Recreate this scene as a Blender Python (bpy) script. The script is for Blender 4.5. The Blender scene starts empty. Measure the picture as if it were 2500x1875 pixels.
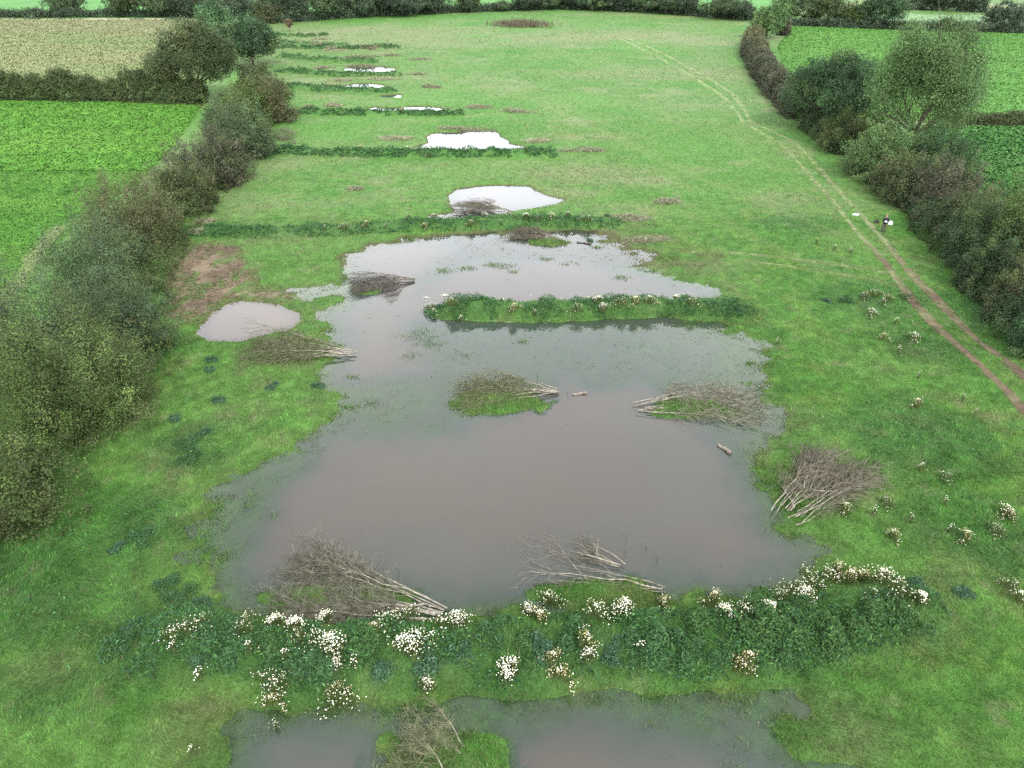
import bpy, math, random
import numpy as np
from mathutils import Vector

R = math.radians
rng = np.random.default_rng(7)
random.seed(7)
sc = bpy.context.scene
COL = sc.collection

# ------------------------------------------------------------------ camera geometry
VW, VH, FPX = 2212.0, 1659.0, 1533.0
CAMH, PITCH = 27.0, R(33.0)
SP, CP = math.sin(PITCH), math.cos(PITCH)

def ray(px, py):
    u = (np.asarray(px, float) - VW / 2) / FPX
    v = (np.asarray(py, float) - VH / 2) / FPX
    return u, CP - v * SP, -SP - v * CP        # per unit depth

def atz(px, py, z=0.0):
    dx, dy, dz = ray(px, py)
    t = (z - CAMH) / dz
    return dx * t, dy * t

def proj(x, y, z):
    d = y * CP - (z - CAMH) * SP
    return VW / 2 + FPX * x / d, VH / 2 - FPX * (y * SP + (z - CAMH) * CP) / d, d

def poly(pts, z=0.0):
    a = np.array(pts, float)
    x, y = atz(a[:, 0], a[:, 1], z)
    return np.stack([x, y], 1)

# ------------------------------------------------------------------ noise
def _hash(ix, iy, seed):
    h = (ix.astype(np.int64) * 374761393 + iy.astype(np.int64) * 668265263 + seed * 974634541) & 0xFFFFFFFF
    h = ((h ^ (h >> 13)) * 1274126177) & 0xFFFFFFFF
    h = (h ^ (h >> 16)) & 0xFFFFFFFF
    return h.astype(np.float64) / 4294967295.0

def vnoise(x, y, seed=0):
    x = np.asarray(x, float); y = np.asarray(y, float)
    ix, iy = np.floor(x), np.floor(y)
    fx, fy = x - ix, y - iy
    fx = fx * fx * (3 - 2 * fx); fy = fy * fy * (3 - 2 * fy)
    a = _hash(ix, iy, seed); b = _hash(ix + 1, iy, seed)
    c = _hash(ix, iy + 1, seed); d = _hash(ix + 1, iy + 1, seed)
    return (a * (1 - fx) + b * fx) * (1 - fy) + (c * (1 - fx) + d * fx) * fy

def fbm(x, y, scale=1.0, octv=4, seed=0):          # about -1..1
    x = np.asarray(x, float) / scale; y = np.asarray(y, float) / scale
    s = 0.0; amp = 1.0; tot = 0.0
    for o in range(octv):
        s = s + amp * (vnoise(x + 17.3 * o, y - 9.1 * o, seed + o) * 2 - 1)
        tot += amp; amp *= 0.55; x = x * 2.03; y = y * 2.03
    return s / tot * 1.6

def sstep(a, b, x):
    t = np.clip((x - a) / (b - a), 0, 1)
    return t * t * (3 - 2 * t)

def sdf(P, x, y):                                  # >0 outside
    n = len(P); d = np.full(x.shape, 1e9); s = np.ones(x.shape)
    j = n - 1
    for i in range(n):
        ex, ey = P[j, 0] - P[i, 0], P[j, 1] - P[i, 1]
        wx, wy = x - P[i, 0], y - P[i, 1]
        t = np.clip((wx * ex + wy * ey) / (ex * ex + ey * ey + 1e-12), 0, 1)
        bx, by = wx - ex * t, wy - ey * t
        d = np.minimum(d, bx * bx + by * by)
        c1 = y >= P[i, 1]; c2 = y < P[j, 1]; c3 = ex * wy > ey * wx
        flip = (c1 & c2 & c3) | (~c1 & ~c2 & ~c3)
        s = np.where(flip, -s, s)
        j = i
    return s * np.sqrt(d)

def dpath(P, x, y):                                # distance to polyline, arclength fraction
    d = np.full(x.shape, 1e9); tt = np.zeros(x.shape)
    L = np.r_[0, np.cumsum(np.hypot(*(P[1:] - P[:-1]).T))]
    for i in range(len(P) - 1):
        ex, ey = P[i + 1] - P[i]
        wx, wy = x - P[i, 0], y - P[i, 1]
        t = np.clip((wx * ex + wy * ey) / (ex * ex + ey * ey + 1e-12), 0, 1)
        q = np.hypot(wx - ex * t, wy - ey * t)
        m = q < d
        d = np.where(m, q, d); tt = np.where(m, (L[i] + t * (L[i + 1] - L[i])) / L[-1], tt)
    return d, tt

# ------------------------------------------------------------------ ponds, banks, hummocks
WZ = -0.12
MAIN = [(745,560),(760,548),(800,535),(880,517),(960,514),(1040,507),(1110,505),(1180,502),(1235,495),(1290,500),(1310,520),
 (1350,540),(1400,550),(1380,562),(1370,576),(1420,590),(1470,608),(1560,622),(1545,640),(1500,650),(1500,690),(1590,697),(1572,715),
 (1640,740),(1655,772),(1642,795),(1660,850),(1690,882),(1688,930),(1640,965),(1650,1000),(1660,1060),(1690,1120),(1682,1142),(1720,1170),
 (1785,1190),(1760,1215),(1730,1250),(1650,1272),(1540,1292),(1500,1302),(1440,1296),(1350,1312),(1180,1316),(1060,1328),(980,1330),
 (870,1330),(620,1326),(575,1327),(520,1312),(460,1272),(420,1222),(410,1180),(420,1140),(465,1105),(500,1090),(450,1072),(482,1040),
 (540,1022),(580,990),(640,972),(700,932),(730,890),(742,860),(718,846),(682,832),(695,800),(715,780),(700,760),(715,730),(705,702),
 (690,690),(730,660),(738,642),(700,642),(650,641),(622,626),(700,621),(745,602),(752,580)]
FRONT = [(490,1620),(500,1570),(540,1532),(640,1522),(760,1512),(850,1512),(920,1492),(1000,1478),(1060,1458),(1130,1472),(1250,1458),
 (1340,1442),(1450,1442),(1500,1457),(1560,1476),(1610,1490),(1700,1482),(1680,1510),(1720,1532),(1680,1560),(1720,1612),(1780,1640),
 (1860,1662),(2000,1760),(2000,1900),(480,1900)]
POOL = [(452,736),(425,718),(456,680),(493,657),(520,651),(605,660),(646,677),(646,694),(629,711),(578,721),(527,736)]
W1 = [(972,440),(968,425),(985,410),(1030,402),(1090,400),(1140,402),(1160,415),(1185,423),(1220,432),(1200,442),(1150,450),(1110,456),
 (1040,470),(990,472),(930,474),(925,466),(980,460),(985,452)]
W2 = [(888,320),(910,315),(928,308),(920,297),(938,288),(982,286),(1014,281),(1068,283),(1077,288),(1079,295),(1100,304),(1099,311),
 (1140,319),(1104,323),(1032,324),(924,323)]
W3 = [(787,234),(812,232),(845,235),(877,231),(924,230),(974,235),(956,240),(888,241),(816,240)]
W4 = [(823,207),(845,204.5),(868,206),(866,210.5),(827,211)]
W5 = [(724,187),(751,184),(773,180),(802,181),(832,186.5),(816,191),(744,191)]
W6 = [(740,153),(751,145),(798,146),(816,143),(856,149),(845,157),(798,158)]
W7 = [(730,125.5),(767,125.5),(766,129.5),(733,130)]
# outline, water level, width of the rim, shoreline wobble, depth
PONDS = [('main', MAIN, WZ, 1.6, .55, .7), ('front', FRONT, WZ, 1.4, .35, .6), ('pool', POOL, -.10, .8, .12, .30), ('w1', W1, -.28, .7, .18, .5),
 ('w2', W2, -.30, .8, .25, .5), ('w3', W3, -.26, .8, .3, .5), ('w4', W4, -.2, .8, .2, .5), ('w5', W5, -.26, .8, .3, .5), ('w6', W6, -.3, .8, .4, .5),
 ('w7', W7, -.2, .8, .2, .4)]
PONDS = [dict(k=k, P=poly(p, lv), lv=lv, rim=rim, wob=wob, dep=dep) for k, p, lv, rim, wob, dep in PONDS]
SHALLOW = [poly(p, WZ) for p in (
 [(880,690),(1500,690),(1660,760),(1690,930),(1560,940),(1400,850),(1240,835),(1120,900),(960,940),(800,930),(740,870),(800,835),(900,800)],
 [(1000,520),(1300,500),(1480,600),(1380,585),(1200,560),(1000,575),(900,640),(880,610)],
 [(400,1140),(520,1030),(640,1010),(560,1120),(520,1240),(600,1330),(400,1260)],
 [(900,1480),(1500,1430),(1720,1480),(1720,1560),(1500,1590),(1180,1560),(1060,1660),(860,1660),(760,1540)],
 [(1600,960),(1720,940),(1700,1150),(1640,1060)], [(600,600),(760,600),(750,660),(600,650)])]
BANKS = [  # polyline, half-width, height
 ('near', poly([(300,1365),(480,1400),(700,1410),(900,1405),(1100,1398),(1300,1378),(1500,1385),(1700,1372),(1850,1325),(1965,1310)], .45), 1.9, 1.0),
 ('island', poly([(950,662),(1100,664),(1300,660),(1500,658),(1600,664)], .45), 1.5, .95),
 ('b3', poly([(390,495),(600,500),(800,489),(1000,481),(1200,476),(1310,478)], .3), 1.5, .65),
 ('b4', poly([(600,322),(700,328),(900,330),(1100,329),(1180,330)], .3), 1.5, .75),
 ('b5', poly([(640,240),(800,243),(985,243)], .3), 1.4, .75),
 ('b6', poly([(620,183),(700,193),(840,194)], .3), 1.4, .8),
 ('b7', poly([(605,151),(740,161),(855,160)], .3), 1.4, .8),
 ('b8', poly([(600,120),(700,129),(805,132)], .3), 1.3, .8),
 ('b9', poly([(598,101),(720,104),(855,101)], .3), 1.3, .8),
 ('b10', poly([(598,90),(700,94),(745,95)], .3), 1.0, .5),
 ('b11', poly([(585,74),(660,77),(700,75)], .3), 1.2, .7)]
HUM = [(1078,866,3.3,1.5,.30), (1505,880,3.1,1.2,.28), (735,1290,3.4,1.1,.28), (1290,1278,3.2,1.0,.22), (790,622,1.5,1.0,.22),
       (1185,522,2.0,.9,.25), (955,1675,2.9,1.9,.6), (640,760,3.0,1.9,.25), (1750,1050,2.6,2.6,.15)]
HUM = [(*[float(q) for q in atz(a, b, 0)], rx, ry, h) for a, b, rx, ry, h in HUM]

def H(x, y):
    x = np.asarray(x, float); y = np.asarray(y, float)
    sh = np.broadcast(x, y).shape
    x = np.broadcast_to(x, sh).ravel(); y = np.broadcast_to(y, sh).ravel()
    z = .06 * fbm(x, y, 14, 3, 3) + .035 * fbm(x, y, 1.7, 3, 5)
    z = z + sstep(140, 260, y) * .25 * fbm(x, y, 40, 2, 9)
    for p in PONDS:
        P = p['P']; lo = P.min(0) - 3; hi = P.max(0) + 3
        m = (x > lo[0]) & (x < hi[0]) & (y > lo[1]) & (y < hi[1])
        if not m.any(): continue
        xm, ym = x[m], y[m]
        s = sdf(P, xm, ym) + p['wob'] * fbm(xm, ym, 2.2, 4, 21) + p['wob'] * .35 * fbm(xm, ym, .5, 2, 25)
        zm = z[m]
        fine = .075 * fbm(xm, ym, 1.1, 4, 31) if p['k'] in ('main', 'front') else .01 * fbm(xm, ym, .6, 2, 31)
        out = p['lv'] + (zm - p['lv']) * sstep(0, p['rim'], s) + fine * np.exp(-np.maximum(s, 0) / 1.1)
        dep = np.full(xm.shape, p['dep'])
        if p['k'] in ('main', 'front'):
            for S in SHALLOW:
                q = sdf(S, xm, ym) + .8 * fbm(xm, ym, 3, 2, 41)
                dep = np.minimum(dep, .13 + .55 * sstep(-1.5, 2.5, q))
        inn = p['lv'] - dep * (1 - np.exp(np.minimum(s, 0) / (3.6 if p['k'] in ('main', 'front') else 2.0))) + fine * .5
        z[m] = np.where(s > 0, out, inn)
    for k, P, hw, h in BANKS:
        lo = P.min(0) - hw * 2.2; hi = P.max(0) + hw * 2.2
        m = (x > lo[0]) & (x < hi[0]) & (y > lo[1]) & (y < hi[1])
        if not m.any(): continue
        d, t = dpath(P, x[m], y[m])
        d = d + .3 * fbm(x[m], y[m], 2.0, 3, 51)
        pr = 1 - sstep(hw * .25, hw * 1.25, d)
        top = h * (.85 + .25 * fbm(x[m], y[m], 2.5, 3, 53)) * np.where(t < .04, t / .04, 1.)
        z[m] = z[m] * (1 - pr) + np.maximum(top, z[m]) * pr
    for cx, cy, rx, ry, h in HUM:
        m = (np.abs(x - cx) < rx * 1.6) & (np.abs(y - cy) < ry * 1.6)
        if not m.any(): continue
        r = np.hypot((x[m] - cx) / rx, (y[m] - cy) / ry) + .25 * fbm(x[m], y[m], 1.0, 3, 61)
        q = WZ + h * (1 - r * r)
        z[m] = np.where(r < 1.1, np.maximum(z[m], q), z[m])
    return z.reshape(sh)

def at(px, py):
    z = 0.0
    for _ in range(6):
        x, y = atz(px, py, z)
        z = .5 * z + .5 * float(H(np.array([x]), np.array([y]))[0])
    x, y = atz(px, py, z)
    return float(x), float(y), float(H(np.array([x]), np.array([y]))[0])

def wdepth(x, y, hz=None):        # water depth at points (negative: dry)
    hz = H(x, y) if hz is None else hz
    d = np.full(np.shape(x), -9.)
    for p in PONDS:
        P = p['P']; lo = P.min(0) - 1.5; hi = P.max(0) + 1.5
        m = (x > lo[0]) & (x < hi[0]) & (y > lo[1]) & (y < hi[1])
        d[m] = np.maximum(d[m], p['lv'] - hz[m])
    return d

# ------------------------------------------------------------------ ground colour (albedo) by place
RUT_L = [(2300,985),(2212,885),(2170,838),(2126,796),(2099,772),(2055,735),(2004,687),(1970,646),(1936,599),(1912,565),(1888,538),(1861,514),(1837,483),(1810,446),(1786,419),(1752,382),(1725,350),(1690,312),(1640,284),(1606,266),(1590,240),(1560,208),(1500,168),(1420,122),(1340,82)]
RUT_R = [(2320,905),(2191,793),(2154,765),(2106,731),(2065,691),(2031,653),(1994,616),(1963,585),(1936,551),(1916,526),(1882,490),(1858,459),(1834,436),(1800,398),(1776,371),(1750,340),(1715,306),(1665,281),(1625,268),(1612,245),(1585,205),(1520,163),(1440,119),(1355,80)]
SIDE1 = [(1960,600),(1880,580),(1790,568),(1690,556),(1590,546),(1480,543)]
SIDE2 = [(1950,618),(1860,598),(1770,585),(1680,572),(1600,560)]
FAINT = [[(1560,470),(1640,520),(1720,560),(1830,600)], [(960,120),(1060,170),(1180,230),(1330,300),(1500,380),(1680,450),(1840,520)], [(1200,240),(1320,290),(1420,330)]]
RUT_L, RUT_R, SIDE1, SIDE2 = [poly(p) for p in (RUT_L, RUT_R, SIDE1, SIDE2)]
FAINT = [poly(p) for p in FAINT]
MUD = poly([(355,515),(420,525),(480,522),(520,545),(545,590),(560,620),(640,625),(620,650),(540,650),(470,655),(430,690),(400,705),(372,700),(365,640)])
LAWN_L = poly([(0,372),(260,372),(330,372),(230,430),(130,500),(60,600),(0,700),(-700,1200),(-900,372)])
FIELD = poly([(600,40),(850,30),(1200,17),(1600,42),(1625,140),(1700,235),(1850,360),(2010,500),(2212,700),(2500,1000),(2500,1900),(-300,1900),(-60,1200),(250,800),(350,700),(345,510),(560,330),(610,210),(595,120)])
DRY = [(1270,295,9,2.5),(1350,455,5,3),(1500,575,7,1.6),(1150,420,8,5),(1000,640,0.1,.1),(900,80,60,26),(1250,75,40,14),(1450,160,30,10),(1250,375,14,6),
       (640,780,1.6,1.4),(530,890,2.2,1.6),(1720,900,2.,1.6),(1500,580,4,1.2),(100,1440,1.8,1.0),(430,1530,1.8,.8),(1780,1530,2,1.0),(1850,1600,2,1.0),(1580,870,1.6,.6),(2140,900,1.5,.8),(1690,430,5,3)]
DRY = [(*[float(q) for q in atz(a, b)], rx, ry) for a, b, rx, ry in DRY]
DARKW = [(80,1240,6,5),(300,1130,3.2,3),(430,960,3.4,3.2),(180,1330,4,2.6),(150,1500,3,1.4),(2000,950,6,5),(2100,1150,4,4),(1900,640,6,4),(1720,480,6,4),(2150,690,5,7),(1990,740,4,4)]
DARKW = [(*[float(q) for q in atz(a, b)], rx, ry) for a, b, rx, ry in DARKW]

def ell(x, y, L, nz):
    m = np.zeros(x.shape)
    for cx, cy, rx, ry in L:
        r = np.hypot((x - cx) / rx, (y - cy) / ry)
        m = np.maximum(m, 1 - sstep(.4, 1.25, r + .35 * nz))
    return m

def GC(x, y):
    """albedo and tall-grass factor of the ground at points"""
    x = np.asarray(x, float); y = np.asarray(y, float)
    n1 = fbm(x, y, 9, 4, 101); n2 = fbm(x, y, 2.2, 4, 103); n3 = fbm(x * .6, y * 1.4, 30, 3, 105)
    lush = np.array([.044, .118, .022]); mid = np.array([.062, .136, .030]); pale = np.array([.080, .122, .044]); straw = np.array([.140, .140, .078])
    dark = np.array([.030, .078, .026])
    def mix(c, d, f): return c * (1 - f[..., None]) + d * f[..., None]
    c = np.broadcast_to(lush, x.shape + (3,)).copy()
    n4 = fbm(x, y, .55, 2, 107)
    c = mix(c, mid, sstep(-.5, .6, n1 + .7 * n2))
    c = mix(c, np.array([.068, .128, .024]), sstep(.15, .8, n2 - .4 * n1 + .3 * n4) * .6 * (1 - sstep(60, 140, y)))
    c = c * np.exp(.22 * n4 * (1 - .6 * sstep(50, 140, y)))[..., None]
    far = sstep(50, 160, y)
    c = mix(c, pale, np.clip(far * (.45 + .3 * n3 + .3 * n1), 0, .85))  # far pasture paler: shorter grass, plus distance haze put into the colour
    c = mix(c, pale, sstep(.35, .9, n2 + .3 * n1) * .55)
    dry = ell(x, y, DRY, n2) * np.clip(.75 + .5 * n2, 0, 1)
    c = mix(c, straw, dry * np.where(y < 40, .38, .6) * (1 - .2 * far))
    c = mix(c, straw, sstep(.55, 1.0, fbm(x, y, 1.3, 3, 111)) * .35)
    st = sstep(.05, .8, fbm(x / 1.6, y / .8, 5, 4, 117) + .35 * n3) * sstep(55, 95, y)
    c = mix(c, straw * np.array([.92, 1.04, .95]), st * .5)
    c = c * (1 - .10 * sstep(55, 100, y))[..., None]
    gb = sstep(.2, .9, fbm(x, y * .7, 16, 3, 119)) * sstep(60, 120, y)
    c = mix(c, np.array([.052, .128, .026]), gb * .6)
    dk = ell(x, y, DARKW, n2)
    c = mix(c, dark, dk * np.clip(.6 + .6 * n2, 0, 1) * .75)
    tall = .25 + .55 * dry + .4 * dk + .25 * sstep(.2, .9, n2)
    # banks: rank green growth
    for k, P, hw, h in BANKS:
        lo = P.min(0) - hw * 2; hi = P.max(0) + hw * 2
        m = (x > lo[0]) & (x < hi[0]) & (y > lo[1]) & (y < hi[1])
        if not m.any(): continue
        d, _ = dpath(P, x[m], y[m]); f = (1 - sstep(hw * .5, hw * 1.4, d + .4 * n2[m]))
        cc = c[m]; c[m] = cc * (1 - f[:, None] * .7) + np.array([.032, .086, .024]) * f[:, None] * .7
        tall[m] = np.maximum(tall[m], f * .8)
    for cx, cy, rx, ry, h in HUM:
        r = np.hypot((x - cx) / rx, (y - cy) / ry); f = 1 - sstep(.5, 1.2, r + .3 * n2)
        c = mix(c, np.array([.075, .108, .038]), f * .55 * sstep(-.4, .4, n2)); tall = np.maximum(tall, f * .75)
    # mud patch by the hedge
    s = sdf(MUD, x, y) + .9 * n2
    f = 1 - sstep(-1.3, .7, s)
    f = f * (.25 + .75 * sstep(-.40, .25, fbm(x * 1.3, y * .7, 1.3, 4, 121) + .12))
    c = mix(c, np.array([.100, .079, .054]) * (1 + .25 * n2[..., None]), f); tall = tall * (1 - f)
    # the other side of the left hedge
    f = 1 - sstep(-.5, .5, sdf(LAWN_L, x, y))
    c = mix(c, np.array([.026, .096, .010]) * (1 + .12 * n1[..., None]), f); tall = np.where(f > .5, .15, tall)
    # track edges and faint tracks
    for P, w, st in [(RUT_L, .55, .25), (RUT_R, .55, .25), (SIDE1, .6, .75), (SIDE2, .6, .65)] + [(q, 1.1, .35) for q in FAINT]:
        d, t = dpath(P, x, y); f = (1 - sstep(.25 * w, w, d + .2 * n2)) * st
        c = mix(c, np.array([.088, .124, .044]), f); tall = tall * (1 - f)
    # rims and beds of the ponds
    hz = H(x, y); dp = wdepth(x, y, hz)
    f = sstep(-.12, .0, dp) * np.where(y > 62, 1., .25)
    c = mix(c, np.array([.060, .046, .030]), f * .8)
    f = sstep(.02, .30, dp)
    c = mix(c, np.array([.070, .092, .056]), f * .75)
    f = (dp > 0) & (np.hypot(x - PONDS[2]['P'][:, 0].mean(), y - PONDS[2]['P'][:, 1].mean()) < 5)
    c[f] = np.array([.11, .085, .065])
    return np.clip(c, .01, 1), np.clip(tall, 0, 1), dp, hz

# ------------------------------------------------------------------ materials
def new_mat(name):
    m = bpy.data.materials.new(name); m.use_nodes = True
    nt = m.node_tree; nt.nodes.clear()
    out = nt.nodes.new('ShaderNodeOutputMaterial')
    return m, nt, out
def N(nt, t, **kw):
    n = nt.nodes.new(t)
    for k, v in kw.items(): setattr(n, k, v)
    return n

def attr_col(nt, noise_scale=None, lo=.7, hi=1.3, detail=4):
    a = N(nt, 'ShaderNodeAttribute', attribute_name='Col')
    if noise_scale is None: return a.outputs['Color']
    tc = N(nt, 'ShaderNodeTexCoord'); nz = N(nt, 'ShaderNodeTexNoise')
    nz.inputs['Scale'].default_value = noise_scale; nz.inputs['Detail'].default_value = detail; nz.inputs['Roughness'].default_value = .65
    nt.links.new(tc.outputs['Object'], nz.inputs['Vector'])
    mr = N(nt, 'ShaderNodeMapRange'); mr.inputs['From Min'].default_value = .3; mr.inputs['From Max'].default_value = .7
    mr.inputs['To Min'].default_value = lo; mr.inputs['To Max'].default_value = hi
    nt.links.new(nz.outputs['Fac'], mr.inputs['Value'])
    mx = N(nt, 'ShaderNodeMix', data_type='RGBA', blend_type='MULTIPLY'); mx.inputs['Factor'].default_value = 1
    nt.links.new(a.outputs['Color'], mx.inputs['A'])
    cb = N(nt, 'ShaderNodeCombineColor')
    for k in ('Red', 'Green', 'Blue'): nt.links.new(mr.outputs['Result'], cb.inputs[k])
    nt.links.new(cb.outputs['Color'], mx.inputs['B'])
    return mx.outputs['Result'], nz.outputs['Fac']

def mat_foliage(name, trans=.25, rough=.55, spec=.25):
    m, nt, out = new_mat(name)
    c = attr_col(nt)
    p = N(nt, 'ShaderNodeBsdfPrincipled'); p.inputs['Roughness'].default_value = rough; p.inputs['Specular IOR Level'].default_value = spec
    nt.links.new(c, p.inputs['Base Color'])
    if trans > 0:
        t = N(nt, 'ShaderNodeBsdfTranslucent'); nt.links.new(c, t.inputs['Color'])
        mx = N(nt, 'ShaderNodeMixShader'); mx.inputs['Fac'].default_value = trans
        nt.links.new(p.outputs[0], mx.inputs[1]); nt.links.new(t.outputs[0], mx.inputs[2])
        nt.links.new(mx.outputs[0], out.inputs['Surface'])
    else:
        nt.links.new(p.outputs[0], out.inputs['Surface'])
    return m

def mat_ground(name, scale=9.0, bump=.6, dist=.06, lo=.65, hi=1.35, scale2=1.1, lo2=.8):
    m, nt, out = new_mat(name)
    c, f = attr_col(nt, scale, lo, hi, 6)
    p = N(nt, 'ShaderNodeBsdfPrincipled'); p.inputs['Roughness'].default_value = .9; p.inputs['Specular IOR Level'].default_value = .1
    # broader mottling
    tc = N(nt, 'ShaderNodeTexCoord'); n2 = N(nt, 'ShaderNodeTexNoise'); n2.inputs['Scale'].default_value = scale2; n2.inputs['Detail'].default_value = 5; n2.inputs['Roughness'].default_value = .7
    nt.links.new(tc.outputs['Object'], n2.inputs['Vector'])
    mr = N(nt, 'ShaderNodeMapRange'); mr.inputs['From Min'].default_value = .32; mr.inputs['From Max'].default_value = .68
    mr.inputs['To Min'].default_value = lo2; mr.inputs['To Max'].default_value = 2 - lo2
    nt.links.new(n2.outputs['Fac'], mr.inputs['Value'])
    vm = N(nt, 'ShaderNodeVectorMath', operation='SCALE'); nt.links.new(c, vm.inputs[0]); nt.links.new(mr.outputs['Result'], vm.inputs['Scale'])
    nt.links.new(vm.outputs[0], p.inputs['Base Color'])
    b = N(nt, 'ShaderNodeBump'); b.inputs['Strength'].default_value = bump; b.inputs['Distance'].default_value = dist
    nt.links.new(f, b.inputs['Height']); nt.links.new(b.outputs[0], p.inputs['Normal'])
    nt.links.new(p.outputs[0], out.inputs['Surface'])
    return m

def mat_bark(name, c0, c1, scale=6):
    m, nt, out = new_mat(name)
    tc = N(nt, 'ShaderNodeTexCoord'); nz = N(nt, 'ShaderNodeTexNoise'); nz.inputs['Scale'].default_value = scale; nz.inputs['Detail'].default_value = 5
    nt.links.new(tc.outputs['Object'], nz.inputs['Vector'])
    cr = N(nt, 'ShaderNodeValToRGB'); cr.color_ramp.elements[0].position = .35; cr.color_ramp.elements[1].position = .65
    cr.color_ramp.elements[0].color = (*c0, 1); cr.color_ramp.elements[1].color = (*c1, 1)
    nt.links.new(nz.outputs['Fac'], cr.inputs[0])
    p = N(nt, 'ShaderNodeBsdfPrincipled'); p.inputs['Roughness'].default_value = .85; p.inputs['Specular IOR Level'].default_value = .2
    nt.links.new(cr.outputs[0], p.inputs['Base Color']); nt.links.new(p.outputs[0], out.inputs['Surface'])
    return m

def mat_plain(name, c, rough=.6, spec=.3, var=.12, scale=20):
    c = np.array(c)
    m = mat_bark(name, tuple(c * (1 - var)), tuple(np.minimum(c * (1 + var), 1)), scale)
    for n in m.node_tree.nodes:
        if n.type == 'BSDF_PRINCIPLED': n.inputs['Roughness'].default_value = rough; n.inputs['Specular IOR Level'].default_value = spec
    return m

def mat_water(name, murky, murky2):
    m, nt, out = new_mat(name)
    a = N(nt, 'ShaderNodeAttribute', attribute_name='murk')
    tc = N(nt, 'ShaderNodeTexCoord'); nz = N(nt, 'ShaderNodeTexNoise'); nz.inputs['Scale'].default_value = .085; nz.inputs['Detail'].default_value = 4
    nt.links.new(tc.outputs['Object'], nz.inputs['Vector'])
    mu = N(nt, 'ShaderNodeMapRange'); mu.inputs['From Min'].default_value = .55; mu.inputs['From Max'].default_value = .95
    nt.links.new(a.outputs['Fac'], mu.inputs['Value'])
    ad = N(nt, 'ShaderNodeMath', operation='ADD'); ad.use_clamp = True
    sb = N(nt, 'ShaderNodeMath', operation='MULTIPLY_ADD'); sb.inputs[1].default_value = 2.4; sb.inputs[2].default_value = -1.2
    nt.links.new(nz.outputs['Fac'], sb.inputs[0]); nt.links.new(sb.outputs[0], ad.inputs[0]); nt.links.new(mu.outputs['Result'], ad.inputs[1])
    cr = N(nt, 'ShaderNodeMix', data_type='RGBA'); cr.inputs['A'].default_value = (*murky2, 1); cr.inputs['B'].default_value = (*murky, 1)
    nt.links.new(ad.outputs[0], cr.inputs['Factor'])
    d = N(nt, 'ShaderNodeBsdfDiffuse'); nt.links.new(cr.outputs['Result'], d.inputs['Color'])
    t = N(nt, 'ShaderNodeBsdfTransparent'); t.inputs['Color'].default_value = (.80, .86, .84, 1)
    mx = N(nt, 'ShaderNodeMixShader'); nt.links.new(a.outputs['Fac'], mx.inputs['Fac'])
    nt.links.new(t.outputs[0], mx.inputs[1]); nt.links.new(d.outputs[0], mx.inputs[2])
    # ripples
    n2 = N(nt, 'ShaderNodeTexNoise'); n2.inputs['Scale'].default_value = 3.0; n2.inputs['Detail'].default_value = 3
    nt.links.new(tc.outputs['Object'], n2.inputs['Vector'])
    b = N(nt, 'ShaderNodeBump'); b.inputs['Strength'].default_value = .05; b.inputs['Distance'].default_value = .05
    nt.links.new(n2.outputs['Fac'], b.inputs['Height'])
    g = N(nt, 'ShaderNodeBsdfGlossy'); g.inputs['Roughness'].default_value = .03; g.inputs['Color'].default_value = (1, 1, 1, 1)
    nt.links.new(b.outputs[0], g.inputs['Normal'])
    fr = N(nt, 'ShaderNodeFresnel'); fr.inputs['IOR'].default_value = 1.33; nt.links.new(b.outputs[0], fr.inputs['Normal'])
    m2 = N(nt, 'ShaderNodeMixShader'); nt.links.new(fr.outputs[0], m2.inputs['Fac'])
    nt.links.new(mx.outputs[0], m2.inputs[1]); nt.links.new(g.outputs[0], m2.inputs[2])
    nt.links.new(m2.outputs[0], out.inputs['Surface'])
    return m

M_GROUND = mat_ground('meadow_ground')
M_GRASS = mat_foliage('grass_blades', .2, .75, .05)
M_LEAF = mat_foliage('leaves', .22, .6, .07)
M_FIELD = mat_ground('crop_ground', 4, .7, .12, .75, 1.2, .9, .88)
M_WATER = mat_water('murky_water', (.0505, .0440, .0375), (.0375, .0475, .0425))
M_WATER2 = mat_water('muddy_pool_water', (.058, .046, .039), (.052, .044, .038))
M_BARK = mat_bark('bark', (.045, .036, .028), (.11, .09, .07))
M_PALE = mat_bark('pale_dead_wood', (.085, .075, .056), (.235, .215, .172), 4)
M_DARKW = mat_bark('dark_wet_wood', (.035, .03, .026), (.13, .11, .09), 4)
M_TWIG = mat_bark('grey_twigs', (.062, .062, .042), (.155, .15, .11), 3)
M_TWIGB = mat_bark('brown_twigs', (.060, .053, .038), (.135, .123, .09), 3)
M_TWIGD = mat_bark('dark_twigs', (.055, .05, .045), (.14, .13, .11), 3)
M_LOG = mat_bark('grey_log_wood', (.075, .06, .045), (.17, .145, .11), 6)
M_TWIGG = mat_bark('greenish_twigs', (.065, .076, .038), (.15, .155, .085), 3)
M_WHITE = mat_plain('white_petals', (.82, .83, .80), .6, .2, .06)
M_MUD = None

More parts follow.
